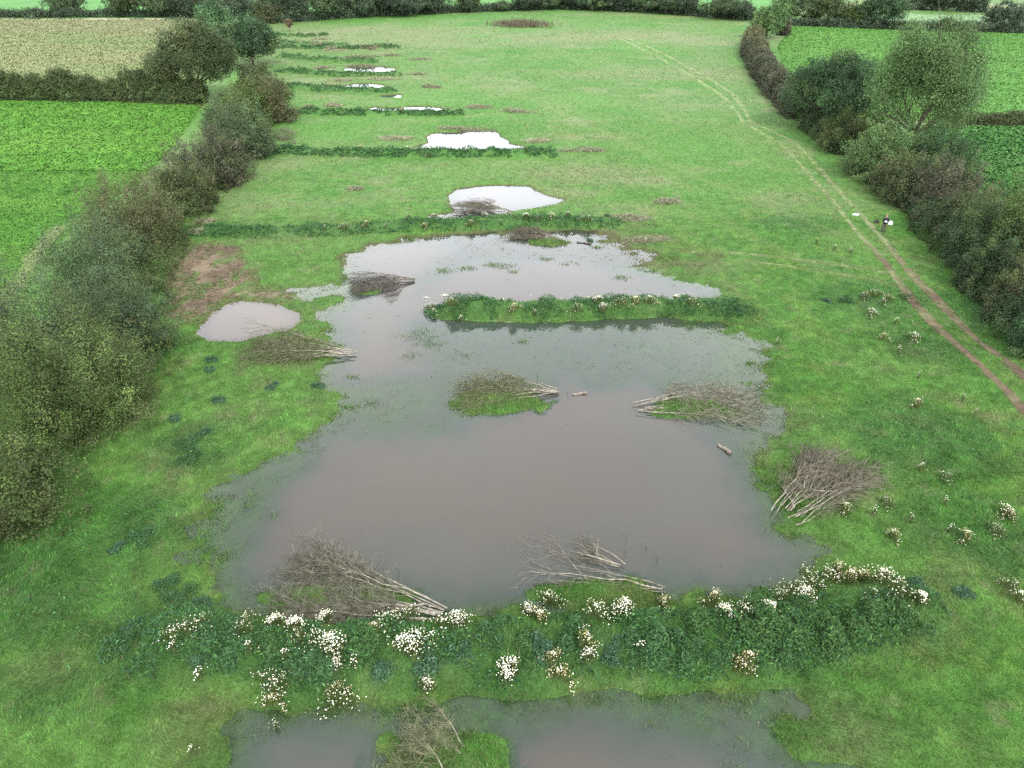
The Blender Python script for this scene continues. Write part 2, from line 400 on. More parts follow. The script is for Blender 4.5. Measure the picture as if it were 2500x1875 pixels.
# ------------------------------------------------------------------ mesh building
def build(name, V, F, mat, col=None, parent=None, smooth=False, murk=None):
    """V (n,3); F list of int arrays (k,3) or (k,4)"""
    me = bpy.data.meshes.new(name)
    V = np.ascontiguousarray(V, np.float32)
    F = [np.asarray(f, np.int32) for f in F if len(f)]
    nl = sum(f.size for f in F); nf = sum(len(f) for f in F)
    me.vertices.add(len(V)); me.loops.add(nl); me.polygons.add(nf)
    me.vertices.foreach_set('co', V.ravel())
    me.loops.foreach_set('vertex_index', np.concatenate([f.ravel() for f in F]))
    cnt = np.concatenate([np.full(len(f), f.shape[1], np.int32) for f in F])
    st = np.r_[0, np.cumsum(cnt)[:-1]].astype(np.int32)
    me.polygons.foreach_set('loop_start', st)
    me.polygons.foreach_set('loop_total', cnt)
    if smooth: me.polygons.foreach_set('use_smooth', np.ones(nf, bool))
    if col is not None:
        a = me.attributes.new('Col', 'FLOAT_COLOR', 'POINT')
        c = np.ones((len(V), 4), np.float32); c[:, :3] = col
        a.data.foreach_set('color', c.ravel())
    if murk is not None:
        a = me.attributes.new('murk', 'FLOAT', 'POINT'); a.data.foreach_set('value', murk.astype(np.float32))
    me.update(calc_edges=True); me.validate()
    me.materials.append(mat)
    o = bpy.data.objects.new(name, me); COL.objects.link(o)
    if parent is not None: o.parent = parent
    return o

def tag(o, label=None, cat=None, group=None, kind=None):
    if label: o['label'] = label
    if cat: o['category'] = cat
    if group: o['group'] = group
    if kind: o['kind'] = kind
    return o

def thing(name, label, cat, loc, group=None):
    o = bpy.data.objects.new(name, None); COL.objects.link(o); o.location = loc
    o.empty_display_size = .2
    return tag(o, label, cat, group)

def copy_tree(o):
    c = o.copy(); COL.objects.link(c)
    for ch in o.children:
        d = ch.copy(); COL.objects.link(d); d.parent = c
        for g in ch.children:
            e = g.copy(); COL.objects.link(e); e.parent = d
    return c

def unit(v): return v / np.maximum(np.linalg.norm(v, axis=-1, keepdims=True), 1e-9)

def leaves(C, Nn, L, W, col, rg=None):
    """rhombic leaf faces centred on C lying across normals Nn"""
    rg = rg or rng
    n = len(C); L = np.broadcast_to(L, n)[:, None]; W = np.broadcast_to(W, n)[:, None]
    r = rg.normal(size=(n, 3)); t = unit(np.cross(Nn, r)); b = unit(np.cross(Nn, t))
    V = np.stack([C - t * L / 2, C + b * W / 2 - t * L * .08, C + t * L / 2, C - b * W / 2 - t * L * .08], 1).reshape(-1, 3)
    F = np.arange(4 * n).reshape(n, 4)
    return V, F, np.repeat(col, 4, 0)

def blades(C, Lean, L, W, col, rg=None):
    rg = rg or rng
    n = len(C); a = rg.uniform(0, 2 * np.pi, n); b = np.stack([np.cos(a), np.sin(a), np.zeros(n)], 1)
    W = np.broadcast_to(W, n)[:, None]; L = np.broadcast_to(L, n)[:, None]
    up = np.array([0, 0, 1.])
    tip = C + unit(up + Lean) * L
    V = np.stack([C - b * W / 2, C + b * W / 2, tip], 1).reshape(-1, 3)
    return V, np.arange(3 * n).reshape(n, 3), np.repeat(col, 3, 0)

def tube(pts, rad, sides=4):
    pts = np.asarray(pts, float); n = len(pts)
    t = np.gradient(pts, axis=0); t = unit(t)
    ref = np.array([0, 0, 1.]) if abs(t[:, 2]).mean() < .8 else np.array([1., 0, 0])
    b = unit(np.cross(t, ref)); u = np.cross(b, t)
    a = np.arange(sides) * 2 * np.pi / sides
    ring = (np.cos(a)[None, :, None] * b[:, None] + np.sin(a)[None, :, None] * u[:, None]) * np.asarray(rad)[:, None, None] + pts[:, None]
    V = ring.reshape(-1, 3)
    i = np.arange(n - 1)[:, None] * sides; j = np.arange(sides)[None]; k = (j + 1) % sides
    F = np.stack([i + j, i + k, i + sides + k, i + sides + j], -1).reshape(-1, 4)
    return V, F

class MB:
    def __init__(s): s.V = []; s.F = []; s.C = []; s.n = 0
    def add(s, V, F, C=None):
        s.V.append(V); s.F.append(np.asarray(F) + s.n)
        if C is not None: s.C.append(C)
        s.n += len(V); return s
    def tube(s, p, r, k=4):
        V, F = tube(p, r, k); s.add(V, F)
        c0 = np.arange(k)[::-1]; c1 = np.arange(k) + len(V) - k
        b = s.n - len(V)
        if k == 4: s.F.append(np.array([c0, c1]) + b)
        elif k == 3: s.F.append(np.array([c0, c1]) + b)
        else:
            for c in (c0, c1):
                s.F.append(np.array([[c[0], c[q], c[q + 1]] for q in range(1, k - 1)]) + b)
    def build(s, name, mat, parent=None, smooth=False):
        if not s.V: return None
        tri = [f for f in s.F if f.shape[1] == 3]; quad = [f for f in s.F if f.shape[1] == 4]
        F = ([np.concatenate(tri)] if tri else []) + ([np.concatenate(quad)] if quad else [])
        return build(name, np.concatenate(s.V), F, mat, np.concatenate(s.C) if s.C else None, parent, smooth)

def grid_mesh(xs, ys, zf):
    X, Y = np.meshgrid(xs, ys); Z = zf(X.ravel(), Y.ravel())
    V = np.stack([X.ravel(), Y.ravel(), Z], 1)
    nx, ny = len(xs), len(ys)
    i = np.arange(ny - 1)[:, None] * nx + np.arange(nx - 1)[None]
    F = np.stack([i, i + 1, i + nx + 1, i + nx], -1).reshape(-1, 4)
    return V, F

# ------------------------------------------------------------------ terrain
def axis(segs, grow_to=None):
    a = [segs[0][0]]
    for lo, hi, st in segs:
        n = max(1, int(round((hi - lo) / st))); a += list(np.linspace(lo, hi, n + 1)[1:])
    return np.array(a)
xs = axis([(-2500, -900, 200), (-900, -300, 40), (-300, -110, 8), (-110, -46, 1.5), (-46, 52, .25), (52, 110, 1.5), (110, 300, 8), (300, 900, 40), (900, 2500, 200)])
ys = axis([(-200, 0, 25), (0, 9, 3), (9, 60, .22), (60, 90, .3), (90, 180, .55), (180, 270, 1.2), (270, 360, 3), (360, 700, 20), (700, 3000, 150)])
V, F = grid_mesh(xs, ys, H)
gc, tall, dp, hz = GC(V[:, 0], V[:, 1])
grassed = (sdf(FIELD, V[:, 0], V[:, 1]) < 0) & (dp < .03) & (gc[:, 1] > gc[:, 0] * 1.05)
th = np.where(grassed, .62 + .38 * sstep(45, 110, V[:, 1]), 1.)[:, None]  # ground under the grass darkened, easing off with distance
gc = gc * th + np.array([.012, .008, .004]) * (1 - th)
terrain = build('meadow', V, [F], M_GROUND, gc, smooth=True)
tag(terrain, 'green flooded pasture with ponds and grassy banks', 'field', kind='structure')

# ------------------------------------------------------------------ water
def water(p, name, mat, label, step):
    P = p['P']; lo = P.min(0) - 1.5; hi = P.max(0) + 1.5
    lo[1] = max(lo[1], 8)
    X = np.arange(lo[0], hi[0], step); Y = np.arange(lo[1], hi[1], step)
    V, F = grid_mesh(X, Y, lambda x, y: np.full(x.shape, p['lv']))
    d = p['lv'] - H(V[:, 0], V[:, 1])
    keep = (d[F] > -.05).any(1) & (sdf(P, V[F[:, 0], 0], V[F[:, 0], 1]) < 1.5)
    F = F[keep]; used = np.unique(F); remap = np.zeros(len(V), int); remap[used] = np.arange(len(used))
    V = V[used]; d = d[used]; F = remap[F]
    k = 5.5 if mat is M_WATER else 30
    murk = np.clip(1 - np.exp(-np.maximum(d, 0) * k), 0, 1) * .97
    o = build(name, V, [F], mat, None, None, True, murk)
    return tag(o, label, 'pond', kind='structure')
PLAB = {'main': 'large brown flooded pond around the flowery island bank', 'front': 'murky pond in front of the near flowery bank',
 'pool': 'small pinkish muddy pool beside the bare mud', 'w1': 'rounded pond mirroring white sky behind the third bank', 'w2': 'white reflecting pond with a wavy outline behind the fourth bank',
 'w3': 'long thin white pond strip behind a weedy bank', 'w4': 'tiny white puddle between two dark weed tufts', 'w5': 'thin white pond with dark weeds standing along its front',
 'w6': 'far white pond with a brown far rim', 'w7': 'small far sliver of water beside brown reeds'}
for p in PONDS:
    water(p, 'pond', M_WATER2 if p['k'] == 'pool' else M_WATER, PLAB[p['k']], .3 if p['k'] in ('main', 'front', 'pool') else .5)

# ------------------------------------------------------------------ grass blades
def inview(x, y, z=0, mx=60, my=60):
    px, py, d = proj(x, y, z)
    return (px > -mx) & (px < VW + mx) & (py > -my) & (py < VH + my)

def grass_zone(y0, y1, dens, w, l0, l1):
    zc = y1 * CP + CAMH * SP; xm = zc * .74 + 2
    n = int(dens * (y1 - y0) * 2 * xm)
    x = rng.uniform(-xm, xm, n); y = rng.uniform(y0, y1, n)
    m = inview(x, y, 0, 200, 110); x, y = x[m], y[m]
    m = (sdf(FIELD, x, y) < .6); x, y = x[m], y[m]
    c, tl, dp, hz = GC(x, y)
    d1, _ = dpath(RUT_L, x, y); d2, _ = dpath(RUT_R, x, y)
    rut = (np.minimum(d1, d2) < .3) & (y < 75)
    mud = (c[:, 0] > c[:, 1] * 1.02)
    keep = ~rut & ~(mud & (rng.random(len(x)) < .9)) & ((dp < .02) | ((dp < .2) & (rng.random(len(x)) < .45 * np.exp(-np.maximum(dp, 0) / .07) * sstep(-.25, .4, fbm(x, y, 1.5, 3, 211)))))
    x, y, c, tl, hz, dp = x[keep], y[keep], c[keep], tl[keep], hz[keep], dp[keep]
    n = len(x)
    L = (l0 + (l1 - l0) * tl) * rng.uniform(.6, 1.25, n) * np.where(dp > 0, .8, 1)
    L = L + np.where(dp > 0, np.maximum(dp, 0) * 1.0, 0)
    ang = 2.5 * np.pi * fbm(x, y, 5, 2, 201) + rng.normal(0, .7, n)
    mag = .35 + .8 * tl * rng.uniform(.4, 1.4, n)
    lean = np.stack([np.cos(ang) * mag, np.sin(ang) * mag, np.zeros(n)], 1)
    t = rng.normal(0, .30, n)[:, None] + .25 * fbm(x, y, .35, 2, 221)[:, None]
    cc = c * np.exp(t) * np.array([1.08, 1.1, 1.0])
    stw = rng.random(n) < (.02 + .10 * tl)
    cc[stw] = cc[stw] * .4 + np.array([.20, .185, .11]) * .6
    C = np.stack([x, y, hz - .01], 1)
    return blades(C, lean, L, w * rng.uniform(.7, 1.4, n), np.clip(cc, .01, .8))

mb = MB()
for z in [(11, 22, 380, .022, .08, .36), (22, 34, 270, .026, .08, .36), (34, 50, 140, .034, .09, .36), (50, 75, 55, .046, .10, .32), (75, 120, 16, .075, .10, .34), (120, 200, 4, .12, .12, .36), (200, 300, 1.6, .18, .12, .34)]:
    mb.add(*grass_zone(*z))
tag(mb.build('grass', M_GRASS), 'green meadow grass growing over the field and pond margins', 'grass', kind='stuff')

# ------------------------------------------------------------------ woody plants
def px2m(px_w, d): return px_w * d / FPX

def place(px, pyb, pyt, wpx):
    """ground point under pixel (px, pyb), the height that reaches pixel row pyt above it, the width in metres"""
    x, y, z = at(px, pyb)
    lo, hi = 0., 40.
    for _ in range(30):
        m = (lo + hi) / 2
        if proj(x, y, z + m)[1] > pyt: lo = m
        else: hi = m
    d = proj(x, y, z + lo / 2)[2]
    return (x, y, z), lo, px2m(wpx, d), d

def crown_mesh(w, h, z0, leaf, cover, cols, seed, nl=12, lobe=.45, depth=None, droop=0., loose=.075, inner=.22, ragged=.0, maxn=60000, dome=False, shoots=0):
    """leaf faces of a crown w wide, from z0 to h above the base, centred on the origin"""
    rg = np.random.default_rng(seed)
    depth = depth or w
    cen = np.array([0, 0, (z0 + h) / 2]); rad = np.array([w / 2, depth / 2, (h - z0) / 2])
    if dome: cen = np.array([0, 0, h * dome]); rad = np.array([w / 2, depth / 2, h * (1 - dome)])
    d = unit(rg.normal(size=(nl, 3))); d[:, 2] = np.abs(d[:, 2]) * .9 - .25 * (rg.random(nl) < .45)
    rr = rg.uniform(.50, .80, nl)[:, None]
    lc = d * rr
    lr = rg.uniform(.8, 1.25, nl) * lobe
    k5 = np.array([[0, 0, 1], [1, .1, .05], [-1, -.1, .05], [.1, -1, .1], [-.1, 1, .1], [.62, 0, .72], [-.62, 0, .72]])[:min(7, nl)]
    lc[:len(k5)] = k5 * (1.0 - lr[:len(k5)] * .95)[:, None] * rg.uniform(.9, 1.03, (len(k5), 1))
    # keep lobes inside
    over = np.linalg.norm(lc, axis=1) + lr
    f = np.where(over > 1.08, 1.08 / over, 1.); lc = lc * f[:, None]; lr = lr * f
    lc = np.vstack([lc, [[0, 0, 0]]]); lr = np.r_[lr, .58]
    area = (lr ** 2).sum() * 4 * np.pi * (rad[0] * rad[2])
    la = leaf * leaf * .55 * .5
    n = int(min(maxn, cover * area * .45 / la))
    per = 26
    nc = max(8, n // per)
    li = rg.choice(len(lr), nc, p=lr ** 2 / (lr ** 2).sum())
    dd = unit(rg.normal(size=(nc, 3)) + np.array([0, 0, .25]))
    q = np.where(rg.random(nc) < inner, rg.uniform(.4, .85, nc), rg.uniform(.86, 1.06 + ragged, nc))
    P = lc[li] + dd * (lr[li] * q)[:, None]
    # drop those well inside other lobes
    dist = np.min(np.linalg.norm(P[:, None] - lc[None], axis=2) / lr[None], axis=1)
    keep = (dist > .55) | (rg.random(nc) < .25)
    P, dd, li = P[keep], dd[keep], li[keep]; nc = len(P)
    tone = np.exp(rg.normal(0, .16, nc)) * np.exp(rg.normal(0, .17, len(lr)))[li]
    ci = rg.choice(len(cols), nc, p=[c[3] for c in cols])
    lci = rg.choice(len(cols), len(lr), p=[c[3] for c in cols])
    ci = np.where(rg.random(nc) < .78, lci[li], ci)
    base = np.array([c[:3] for c in cols])[ci] * tone[:, None]
    # colour patches by lobe
    sig = loose * min(w, h) * .28 + leaf * .6
    C = np.repeat(P * rad + cen, per, 0) + rg.normal(size=(nc * per, 3)) * sig * np.array([1, 1, .75])
    C[:, 2] -= droop * np.abs(rg.normal(size=len(C)))
    nn = unit(np.repeat(dd, per, 0) * .7 + rg.normal(size=(nc * per, 3)) * .65 + np.array([0, 0, .45]))
    cc = np.repeat(base, per, 0) * np.exp(rg.normal(0, .14, len(C)))[:, None]
    s = leaf * rg.uniform(.6, 1.35, len(C))
    if shoots:
        k = rg.integers(0, nc, shoots); k = k[(P[k, 2] > -.05)]; m = 16
        so = P[k] * rad + cen; sd = unit(dd[k] * .8 + rg.normal(0, .3, (len(k), 3)) + [0, 0, 1.0]); sl = rg.uniform(.5, 1.6, len(k)) * (.4 + .12 * h)
        f = np.tile(np.linspace(0, 1, m), len(k))
        SC = np.repeat(so, m, 0) + np.repeat(sd * sl[:, None], m, 0) * f[:, None] + rg.normal(size=(len(k) * m, 3)) * (leaf * .9 * (1 - .6 * f))[:, None]
        C = np.concatenate([C, SC]); nn = np.concatenate([nn, unit(rg.normal(size=SC.shape) + [0, 0, .4])])
        sc2 = np.array([c[:3] for c in cols])[rg.choice(len(cols), len(k), p=[c[3] for c in cols])] * np.exp(rg.normal(.12, .2, len(k)))[:, None]
        cc = np.concatenate([cc, np.repeat(sc2, m, 0) * np.exp(rg.normal(0, .15, len(SC)))[:, None]])
        s = np.r_[s, leaf * rg.uniform(.5, 1.0, len(SC))]
    ok = C[:, 2] > .05
    return leaves(C[ok], nn[ok], s[ok], s[ok] * .55, np.clip(cc[ok], .004, .6), rg), (lc * rad + cen)

def spray_mesh(w, h, leaf, cols, seed, n_leaf, depth=None):
    """a shrub of leafy stems fanning up and out from its stool"""
    rg = np.random.default_rng(seed); depth = depth or w
    ns = int(np.clip(w * w * 2.6, 36, 190))
    ph = rg.uniform(0, 2 * np.pi, ns); ct = 1 - rg.random(ns) ** .85 * 1.12; th = np.arccos(np.clip(ct, -.12, 1))
    k = rg.uniform(0, 6.28, 3); lobe = 1 + .16 * np.sin(2 * ph + k[0]) + .12 * np.sin(3 * ph + k[1]) + .08 * np.sin(5 * ph + k[2])
    rad = rg.uniform(.72, 1.06, ns) + .16 * (rg.random(ns) < .16)
    T = np.stack([np.sin(th) * np.cos(ph) * w / 2 * lobe * rad, np.sin(th) * np.sin(ph) * depth / 2 * lobe * rad, h * (.10 + .90 * np.clip(np.cos(th), 0, 1) ** .75) * (rad * .92 + .06)], 1)
    S = T * np.array([.30, .30, .12]); M = S * .5 + T * .5 + np.stack([T[:, 0] * .10, T[:, 1] * .10, -h * .04 + 0 * ph], 1)
    per = max(20, n_leaf // ns)
    t = 1 - rg.random((ns, per)) ** 1.5 * .78
    P = ((1 - t) ** 2)[..., None] * S[:, None] + (2 * t * (1 - t))[..., None] * M[:, None] + (t ** 2)[..., None] * T[:, None]
    R0 = (.10 * np.sqrt(w * h) * rg.uniform(.6, 1.25, ns))[:, None] * (1.05 - .80 * t) + leaf * .35
    off = rg.normal(size=P.shape) * R0[..., None] * np.array([1, 1, .8])
    P = P + off
    lci = rg.choice(len(cols), ns, p=[c[3] for c in cols]); base = np.array([c[:3] for c in cols])[lci]
    base = base * .97 * np.exp(rg.normal(0, .26, ns))[:, None]
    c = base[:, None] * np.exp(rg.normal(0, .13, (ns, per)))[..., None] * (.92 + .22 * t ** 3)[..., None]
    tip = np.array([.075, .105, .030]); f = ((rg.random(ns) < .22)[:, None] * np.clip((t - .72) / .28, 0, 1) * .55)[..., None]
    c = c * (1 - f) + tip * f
    ax = unit(T - S)[:, None] * np.ones((1, per, 1))
    nn = unit(unit(off) * .6 + np.array([0, 0, .45]) + rg.normal(size=P.shape) * .55 + ax * .2)
    P = P.reshape(-1, 3); nn = nn.reshape(-1, 3); c = c.reshape(-1, 3)
    s = leaf * rg.uniform(.6, 1.35, len(P)); ok = P[:, 2] > .04
    return leaves(P[ok], nn[ok], s[ok], s[ok] * .5, np.clip(c[ok], .004, .5), rg), T[rg.choice(ns, 8, replace=False)] * .8

def limbs(mb, ends, base_r, z_split, seed, sides=5, lean=(0, 0), sub=0):
    rg = np.random.default_rng(seed)
    top = np.array([lean[0], lean[1], z_split])
    mb.tube([[0, 0, -.25], [lean[0] * .3, lean[1] * .3, z_split * .4], top], [base_r * 1.25, base_r, base_r * .8], 6)
    for e in ends:
        mid = top * .45 + e * .55 + rg.normal(size=3) * .12 * np.linalg.norm(e - top); mid[2] = top[2] + (e[2] - top[2]) * .45
        p = np.array([top - [0, 0, .15], (top + mid) / 2 + rg.normal(size=3) * .05, mid, (mid + e) / 2 + rg.normal(size=3) * .1, e])
        mb.tube(p, base_r * np.array([.55, .42, .3, .2, .08]), sides)
        for k in range(sub):
            t = rg.integers(1, 4); q = p[t] + unit(rg.normal(size=3) + unit(e - top) + [0, 0, .6]) * np.linalg.norm(e - top) * rg.uniform(.35, .7)
            mb.tube([p[t], (p[t] + q) / 2 + rg.normal(size=3) * .08, q], base_r * np.array([.2, .13, .05]), 4)

# palettes: albedo r g b weight
GREYG = [(.037, .060, .030, .5), (.048, .076, .036, .3), (.056, .076, .030, .2)]
BROWN = [(.048, .060, .026, .45), (.040, .056, .024, .35), (.062, .064, .032, .2)]
BRGRN = [(.042, .064, .022, .55), (.050, .058, .025, .25), (.060, .088, .026, .2)]
LIME = [(.060, .098, .025, .35), (.046, .076, .024, .45), (.050, .060, .025, .2)]
PURP = [(.052, .053, .034, .45), (.042, .054, .028, .4), (.064, .062, .038, .15)]
DARKG = [(.026, .046, .020, .6), (.036, .058, .025, .3), (.046, .066, .026, .1)]
OAK = [(.040, .058, .024, .5), (.031, .048, .021, .25), (.058, .072, .030, .25)]
DEEP = [(.030, .060, .026, .6), (.040, .074, .034, .3), (.052, .084, .034, .1)]
PALE = [(.050, .095, .044, .6), (.062, .108, .046, .4)]
AIRY = [(.064, .112, .040, .5), (.052, .092, .034, .3), (.084, .128, .048, .2)]
TAN = [(.068, .072, .034, .5), (.054, .062, .029, .3), (.088, .086, .042, .2)]
FARD = [(.032, .050, .030, .6), (.044, .062, .034, .4)]
FARM = [(.046, .072, .034, .5), (.056, .084, .038, .3), (.038, .055, .029, .2)]

def plant(name, label, cat, spec, cols, group=None, trunk_r=.16, stems=False, z0f=.12, seed=0, **kw):
    px, pyb, pyt, wpx = spec
    loc, h, w, d = place(px, pyb, pyt, wpx)
    t = thing(name, label, cat, loc, group)
    leaf = kw.pop('leaf', None) or max(.13, d / 710 * 1.75)
    cover = kw.pop('cover', 2.0); sub = kw.pop('sub', 0)
    if stems:
        n_leaf = int(np.clip(1.9 * (w * h * 3.0 + w * w) / (leaf * leaf * .27), 2500, 42000))
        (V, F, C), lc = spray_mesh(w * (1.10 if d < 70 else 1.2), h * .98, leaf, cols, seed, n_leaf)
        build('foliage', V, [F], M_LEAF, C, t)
        mb = MB(); limbs(mb, np.array([[e[0], e[1], max(e[2], h * .3)] for e in lc[:6]]), .08, .25, seed, 4)
        mb.build('trunk', M_BARK, t)
        return t
    w *= 1.16; kw.setdefault('shoots', 40)
    (V, F, C), lc = crown_mesh(w, h, h * z0f, leaf, cover, cols, seed, **kw)
    build('crown' if not stems else 'foliage', V, [F], M_LEAF, C, t)
    mb = MB()
    rg = np.random.default_rng(seed + 5)
    if stems:
        limbs(mb, np.array([[e[0], e[1], max(e[2], h * .3)] for e in lc[:6] * .85]), .08, .25, seed, 4)
        mb.build('trunk', M_BARK, t)
    else:
        limbs(mb, lc[:7], trunk_r, h * max(z0f, .18) + .2, seed, sub=sub)
        mb.build('trunk', M_BARK, t)
    return t

# --- the hedge along the left side, near to far: x, base row, top row, width (photo pixels)
LH = [
 ((10,1125,800,290), BRGRN, 'dark brownish shrub with scattered yellow leaves, nearest in the left hedge', dict(nl=16)),
 ((112,930,625,330), LIME, 'tall yellow-tipped hedge shrub with lime shoots, broadest in the left hedge', dict(nl=18, ragged=.22)),
 ((238,890,655,250), BRGRN, 'brown-green bushy shrub between the yellow-tipped shrub and the meadow', dict(nl=16)),
 ((285,760,560,200), GREYG, 'grey-green willow shrub beside the bare mud patch', dict(nl=14)),
 ((130,800,520,230), GREYG, 'blue-grey willow shrub on the crop side of the hedge', dict(nl=14)),
 ((20,820,640,160), GREYG, 'dark grey willow shrub at the left picture edge beside the lawn field', dict(nl=12)),
 ((245,640,430,210), GREYG, 'tall blue-grey willow just beyond the mud patch', dict(nl=14)),
 ((300,545,355,170), TAN, 'straw-brown hazel bush with thin leaves above the blue-grey willow', dict(nl=14, ragged=.2)),
 ((410,452,325,108), BROWN, 'low brown-green shrub where the third bank meets the hedge', dict(nl=12)),
 ((466,396,268,138), PURP, 'purplish brown rounded shrub in the left hedge', dict(nl=14)),
 ((520,332,206,140), GREYG, 'dark grey-green round shrub behind the purplish one', dict(nl=14)),
 ((530,268,165,112), LIME, 'yellow-green leafy shrub in front of the two big trees', dict(nl=12, ragged=.2)),
 ((592,262,148,74), TAN, 'tan thin-leaved shrub at the far end of the left hedge', dict(nl=12)),
 ((560,205,120,80), BROWN, 'brown shrub below the round dark tree', dict(nl=12)),
]
for i, (sp, pal, lab, kw) in enumerate(LH):
    if i < 7: sp = (sp[0] - 14, sp[1], sp[2] + 8, sp[3])
    plant('hedge_shrub', lab, 'shrub', sp, pal, 'shrubs of the left hedge', stems=True, z0f=.02, seed=100 + i, **kw)

# --- field trees, left
plant('oak_tree', 'broad brownish oak with layered boughs at the maize corner', 'tree', (432,214,38,170), OAK, None, .35, dome=.46, seed=201, nl=36, lobe=.23, inner=.15, cover=1.8)
plant('field_tree', 'round dark green tree standing right of the brownish oak', 'tree', (548,142,36,122), DEEP, None, .3, dome=.45, seed=202, nl=26, lobe=.28)
plant('field_tree', 'pale blue-green tree rising behind the oak and the round tree', 'tree', (478,104,4,80), PALE, None, .3, dome=.45, seed=203, nl=20, lobe=.3)
plant('field_tree', 'dark tree crown behind the pale blue-green tree', 'tree', (505,60,-22,90), FARD, None, .3, z0f=.05, seed=204)
# --- field trees and shrubs, right
plant('field_tree', 'light green rounded tree at the far end of the brown right hedge', 'tree', (1655,82,8,68), AIRY, None, .25, dome=.42, seed=211, lobe=.34)
plant('field_tree', 'light green tree rising behind the rounded one at the hedge corner', 'tree', (1684,50,-14,54), AIRY, None, .25, dome=.42, seed=212, lobe=.34)
plant('hedge_shrub', 'dark purple bush beside the light green corner tree', 'shrub', (1692,76,34,24), PURP, None, stems=True, z0f=.02, seed=213)
plant('field_tree', 'dense dark green round tree left of the tall airy tree', 'tree', (1788,280,106,185), DEEP, None, .35, dome=.43, seed=214, nl=34, lobe=.27)
plant('tall_willow_tree', 'tall airy pale willow with visible limbs above the right hedge', 'tree', (1958,345,14,232), AIRY, None, .38, dome=.42, seed=215, nl=54, lobe=.20, inner=.3, cover=2.2, ragged=.16, loose=.085, leaf=.24, maxn=80000, sub=3, shoots=200)
RH = [
 ((1838,322,228,120), BRGRN, 'mixed green and yellowish shrub at the foot of the dark round tree', {}),
 ((1905,378,262,140), AIRY, 'green leafy shrub under the left side of the tall willow', {}),
 ((2005,380,255,140), DEEP, 'green bushy shrub under the right side of the tall willow', {}),
 ((1950,428,322,130), BROWN, 'pale brown hedge shrub directly in front of the tall willow', {}),
 ((2030,462,335,140), PURP, 'purplish brown hedge shrub right of the pale brown one', {}),
 ((2085,512,392,135), BROWN, 'dull brown hedge shrub left of the dark ivy-green bush', {}),
 ((2110,572,388,150), DARKG, 'dark ivy-green bush in the right hedge', {}),
 ((2185,585,335,150), LIME, 'light green leafy tree at the right picture edge', dict(nl=14, ragged=.15)),
 ((2125,625,505,130), DARKG, 'low dark bramble bush at the foot of the right hedge', {}),
 ((2195,672,530,150), BROWN, 'brown rounded shrub under the light green edge tree', {}),
 ((2260,760,590,160), DEEP, 'dark green shrub cut by the right picture edge', {}),
 ((1768,275,235,80), DARKG, 'low dark bush at the near foot of the dense round tree', {}),
]
for i, (sp, pal, lab, kw) in enumerate(RH):
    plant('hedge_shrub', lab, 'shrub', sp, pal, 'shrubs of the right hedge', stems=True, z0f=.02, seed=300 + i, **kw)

# --- clipped hedges: a foliage body that follows a line
def hedge(label, pts, wid, hgt, cols, seed, leaf=None, cover=1.6, zb=0., wob=.18, group=None):
    P = poly(pts); L = np.r_[0, np.cumsum(np.hypot(*(P[1:] - P[:-1]).T))]
    rg = np.random.default_rng(seed)
    d = proj(P[:, 0].mean(), P[:, 1].mean(), 0)[2]
    leaf = leaf or max(.14, d / 710 * 1.7)
    base = P[len(P) // 2];     per = 14
    nc = int(cover * L[-1] * (wid + 2 * hgt) * 2.0 / (leaf * leaf * .3) / per); nc = min(nc, 7000)
    s = rg.uniform(0, L[-1], nc)
    i = np.clip(np.searchsorted(L, s) - 1, 0, len(P) - 2); f = (s - L[i]) / (L[i + 1] - L[i])
    c = P[i] + (P[i + 1] - P[i]) * f[:, None]; tg = unit(P[i + 1] - P[i]); nr = np.stack([-tg[:, 1], tg[:, 0]], 1)
    a = rg.uniform(-.15, np.pi + .15, nc)
    prof = 1 + wob * fbm(s, s * 0, 3.5, 3, seed) * 1.3; q = np.where(rg.random(nc) < .25, rg.uniform(.4, .9, nc), 1.)
    off = np.cos(a); up = np.maximum(np.sin(a), 0) ** .6
    C = np.stack([c[:, 0] + nr[:, 0] * off * wid / 2 * q * prof, c[:, 1] + nr[:, 1] * off * wid / 2 * q * prof, np.maximum(.05, up * hgt * q * prof * rg.uniform(.3, 1.02, nc) ** .35)], 1)
    dirn = np.stack([nr[:, 0] * off, nr[:, 1] * off, up + .2], 1)
    ci = rg.choice(len(cols), nc, p=[k[3] for k in cols])
    tone = np.exp(.22 * fbm(s, s * 0 + 7, 4, 3, seed + 1) + rg.normal(0, .12, nc))
    col = np.array([k[:3] for k in cols])[ci] * tone[:, None]
    C = np.repeat(C, per, 0) + rg.normal(size=(nc * per, 3)) * (leaf * .8)
    C[:, 2] = np.maximum(C[:, 2], .03)
    C = C - np.array([base[0], base[1], 0])
    nn = unit(np.repeat(dirn, per, 0) * .7 + rg.normal(size=(len(C), 3)) * .6)
    sz = leaf * rg.uniform(.6, 1.3, len(C))
    V, F, K = leaves(C, nn, sz, sz * .55, np.clip(np.repeat(col, per, 0) * np.exp(rg.normal(0, .18, len(C)))[:, None], .004, .5), rg)
    t = build('hedge', V, [F], M_LEAF, K); t.location = (base[0], base[1], 0)
    tag(t, label, 'hedge', group)
    return t

